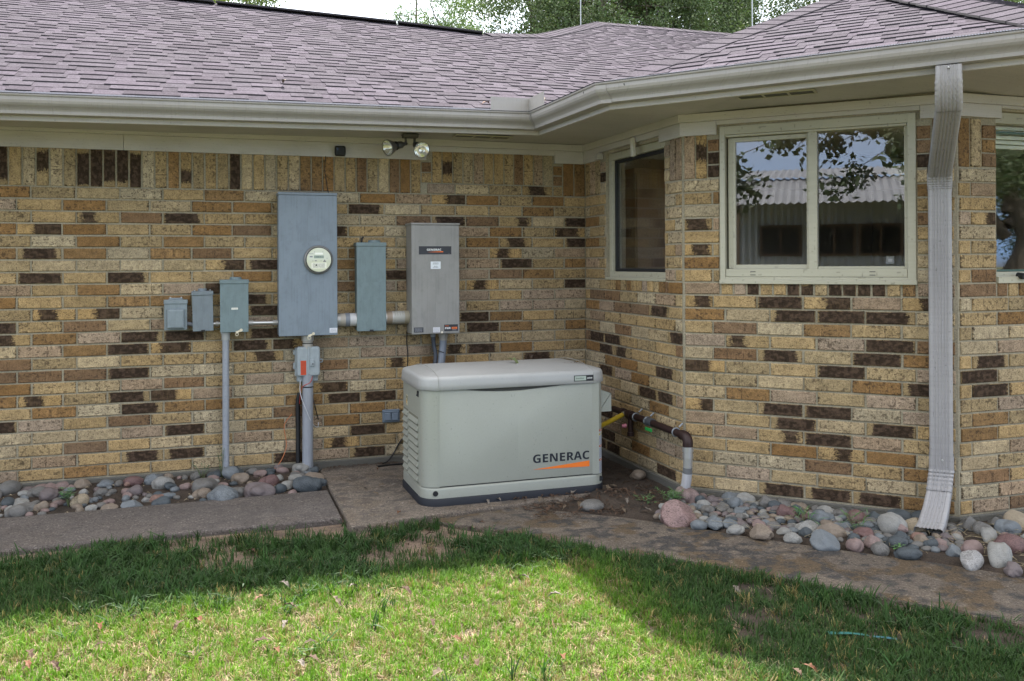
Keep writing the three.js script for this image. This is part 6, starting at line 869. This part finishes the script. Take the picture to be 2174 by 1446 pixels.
// in front of the house, out of the frame: what the windows mirror
tree('spreading oak on the lawn, mirrored in the double window', [-3.4, -0.1, 10.4], [-0.2, 2.6, 0], 0.26, [[-0.1, 2.2, 0, -2.6, 4.3, -2.2, 0.13], [-0.1, 2.4, 0, -3.6, 4.6, 0.4, 0.13], [0.2, 2.4, 0, 1.8, 4.6, 0.6, 0.14], [0.2, 2.4, 0, 0.6, 5.2, 2.0, 0.14]], [[-2.6, 4.2, -2.2, 1.5, 0.75, 1.1], [-3.4, 4.5, -0.4, 1.7, 0.9, 1.4], [0.0, 5.6, 0, 2.4, 1.3, 2.2], [-1.6, 3.3, -1.6, 1.0, 0.7, 0.8], [-2.2, 2.7, -1.5, 0.5, 0.45, 0.45], [-4.0, 3.3, -2.6, 0.5, 0.5, 0.5], [-3.4, 2.9, -2.2, 0.35, 0.4, 0.35], [-4.6, 2.95, -3.2, 0.45, 0.5, 0.4]], 3000, nearSpray, [0.045, 0.075, 0.022], 36, undefined, { clump: 0.30 });
for (const [x, z, s, l] of [[9.5, 9.7, 41, 'leafy shade tree on the lawn right of the house, nearest the house'], [15.5, 14.2, 42, 'leafy shade tree on the lawn right of the house, farthest from the house'], [14, 11.2, 43, 'leafy shade tree on the lawn right of the house, beside the drive']]) tree(l, [x, -0.1, z], [0.1, 2.4, 0], 0.22, [[0, 1.8, 0, -1.4, 4.2, 0.4], [0, 2.0, 0, 1.3, 4.4, -0.3], [0, 2.2, 0, 0.2, 5.2, 0.9]], [[-1.1, 3.9, 0, 1.9, 1.6, 1.8], [1.1, 4.2, 0.2, 1.9, 1.7, 1.8], [0, 5.8, 0, 2.0, 1.2, 1.8], [0, 2.6, 0, 1.6, 0.9, 1.5]], 2600, oakSpray, [0.075, 0.125, 0.035], s);
tag(top('mast', [metre(cyl([3.437, 3.4, -8], [3.437, 7.2, -8], 0.010, 0.009, 8))], std([0.35, 0.36, 0.36], 0.4, { metalness: 0.5 })), 'thin grey mast rising behind the ridge in front of the oak', 'mast');
tag(top('vent_pipe', [metre(cyl([6.874, 3.5, -8], [6.874, 6.35, -8], 0.011, 0.011, 8))], std([0.35, 0.36, 0.36], 0.4, { metalness: 0.5 })), 'short grey pipe showing left of the bay roof', 'vent pipe');

// ---------------------------------------------------------------- the metal barn across the lawn, mirrored in the double window
{
  const g = thing('metal_barn', 'long corrugated metal barn with a bright tin porch roof, mirrored in the window', 'barn', [-14.0, -0.12, 10.9]); g.rotation.y = -Math.atan2(0.79, 0.61);  // local x runs along the front, local z towards the house... see below
  g.rotation.y = Math.atan2(-0.79, 0.61);
  const corr = (x0, x1, a, b, amp, pitch) => { const Q = [], n = Math.round((x1 - x0) / pitch * 4), off = (i) => amp * Math.sin(i / 4 * 2 * Math.PI), nx = b[1] - a[1], nz = -(b[0] - a[0]), l = Math.hypot(nx, nz); for (let i = 0; i < n; i++) { const xa = x0 + (x1 - x0) * i / n, xb = x0 + (x1 - x0) * (i + 1) / n, oa = off(i), ob = off(i + 1), pt = (x, p, o) => [x, p[0] + o * nx / l * -0 + o * (-nz) / l * 0 + o * Math.abs(nx) / l * 0 + o * UY, p[1] + o * UZ]; const UY = Math.abs(nx) / l, UZ = -Math.abs(nz) / l; Q.push([pt(xa, a, oa), pt(xb, a, ob), pt(xb, b, ob), pt(xa, b, oa)]); } return quadGeo(Q); };
  const tin = std([0.34, 0.35, 0.38], 0.42, { metalness: 0.35, map: rep(blotch, 0.3) }), wallTin = std([0.66, 0.67, 0.70], 0.6, { metalness: 0.2, map: rep(blotch, 0.4) }), inside = std([0.02, 0.02, 0.022], 0.9);
  part('wall', [corr(-1.2, 15, [0, 0.0], [3.4, 0.0], 0.03, 0.15), bx(-1.2, 15, 0, 3.4, 0.05, 5)], wallTin, g);
  part('porch_roof', corr(-1.3, 13, [2.72, -1.9], [3.42, 0.0], 0.025, 0.17), tin, g);
  part('main_roof', corr(-1.6, 15.1, [3.43, -0.15], [3.95, 3.2], 0.02, 0.17), tin, g);
  for (const x of [0.15, 4.4, 8.7, 12.9]) part('porch_post', bx(x - 0.06, x + 0.06, 0, 2.75, -1.85, -1.73), std([0.09, 0.065, 0.045], 0.9), g);
  for (const x of [0.55, 1.75, 2.75, 4.9, 6.4]) { const w = new THREE.Group(); w.name = 'window'; g.add(w); part('frame', frameOf(x, x + 0.95, 1.58, 2.32, -0.08, -0.02, 0.06), std([0.16, 0.10, 0.07], 0.8), w); part('mullion', bx(x + 0.45, x + 0.50, 1.62, 2.28, -0.07, -0.03), std([0.16, 0.10, 0.07], 0.8), w); part('pane', bx(x + 0.05, x + 0.9, 1.63, 2.27, -0.05, -0.04), inside, w); }
}

scene.traverse((o) => { if (o.isMesh) { o.castShadow = true; o.receiveShadow = true; } });
renderer.render(scene, camera);
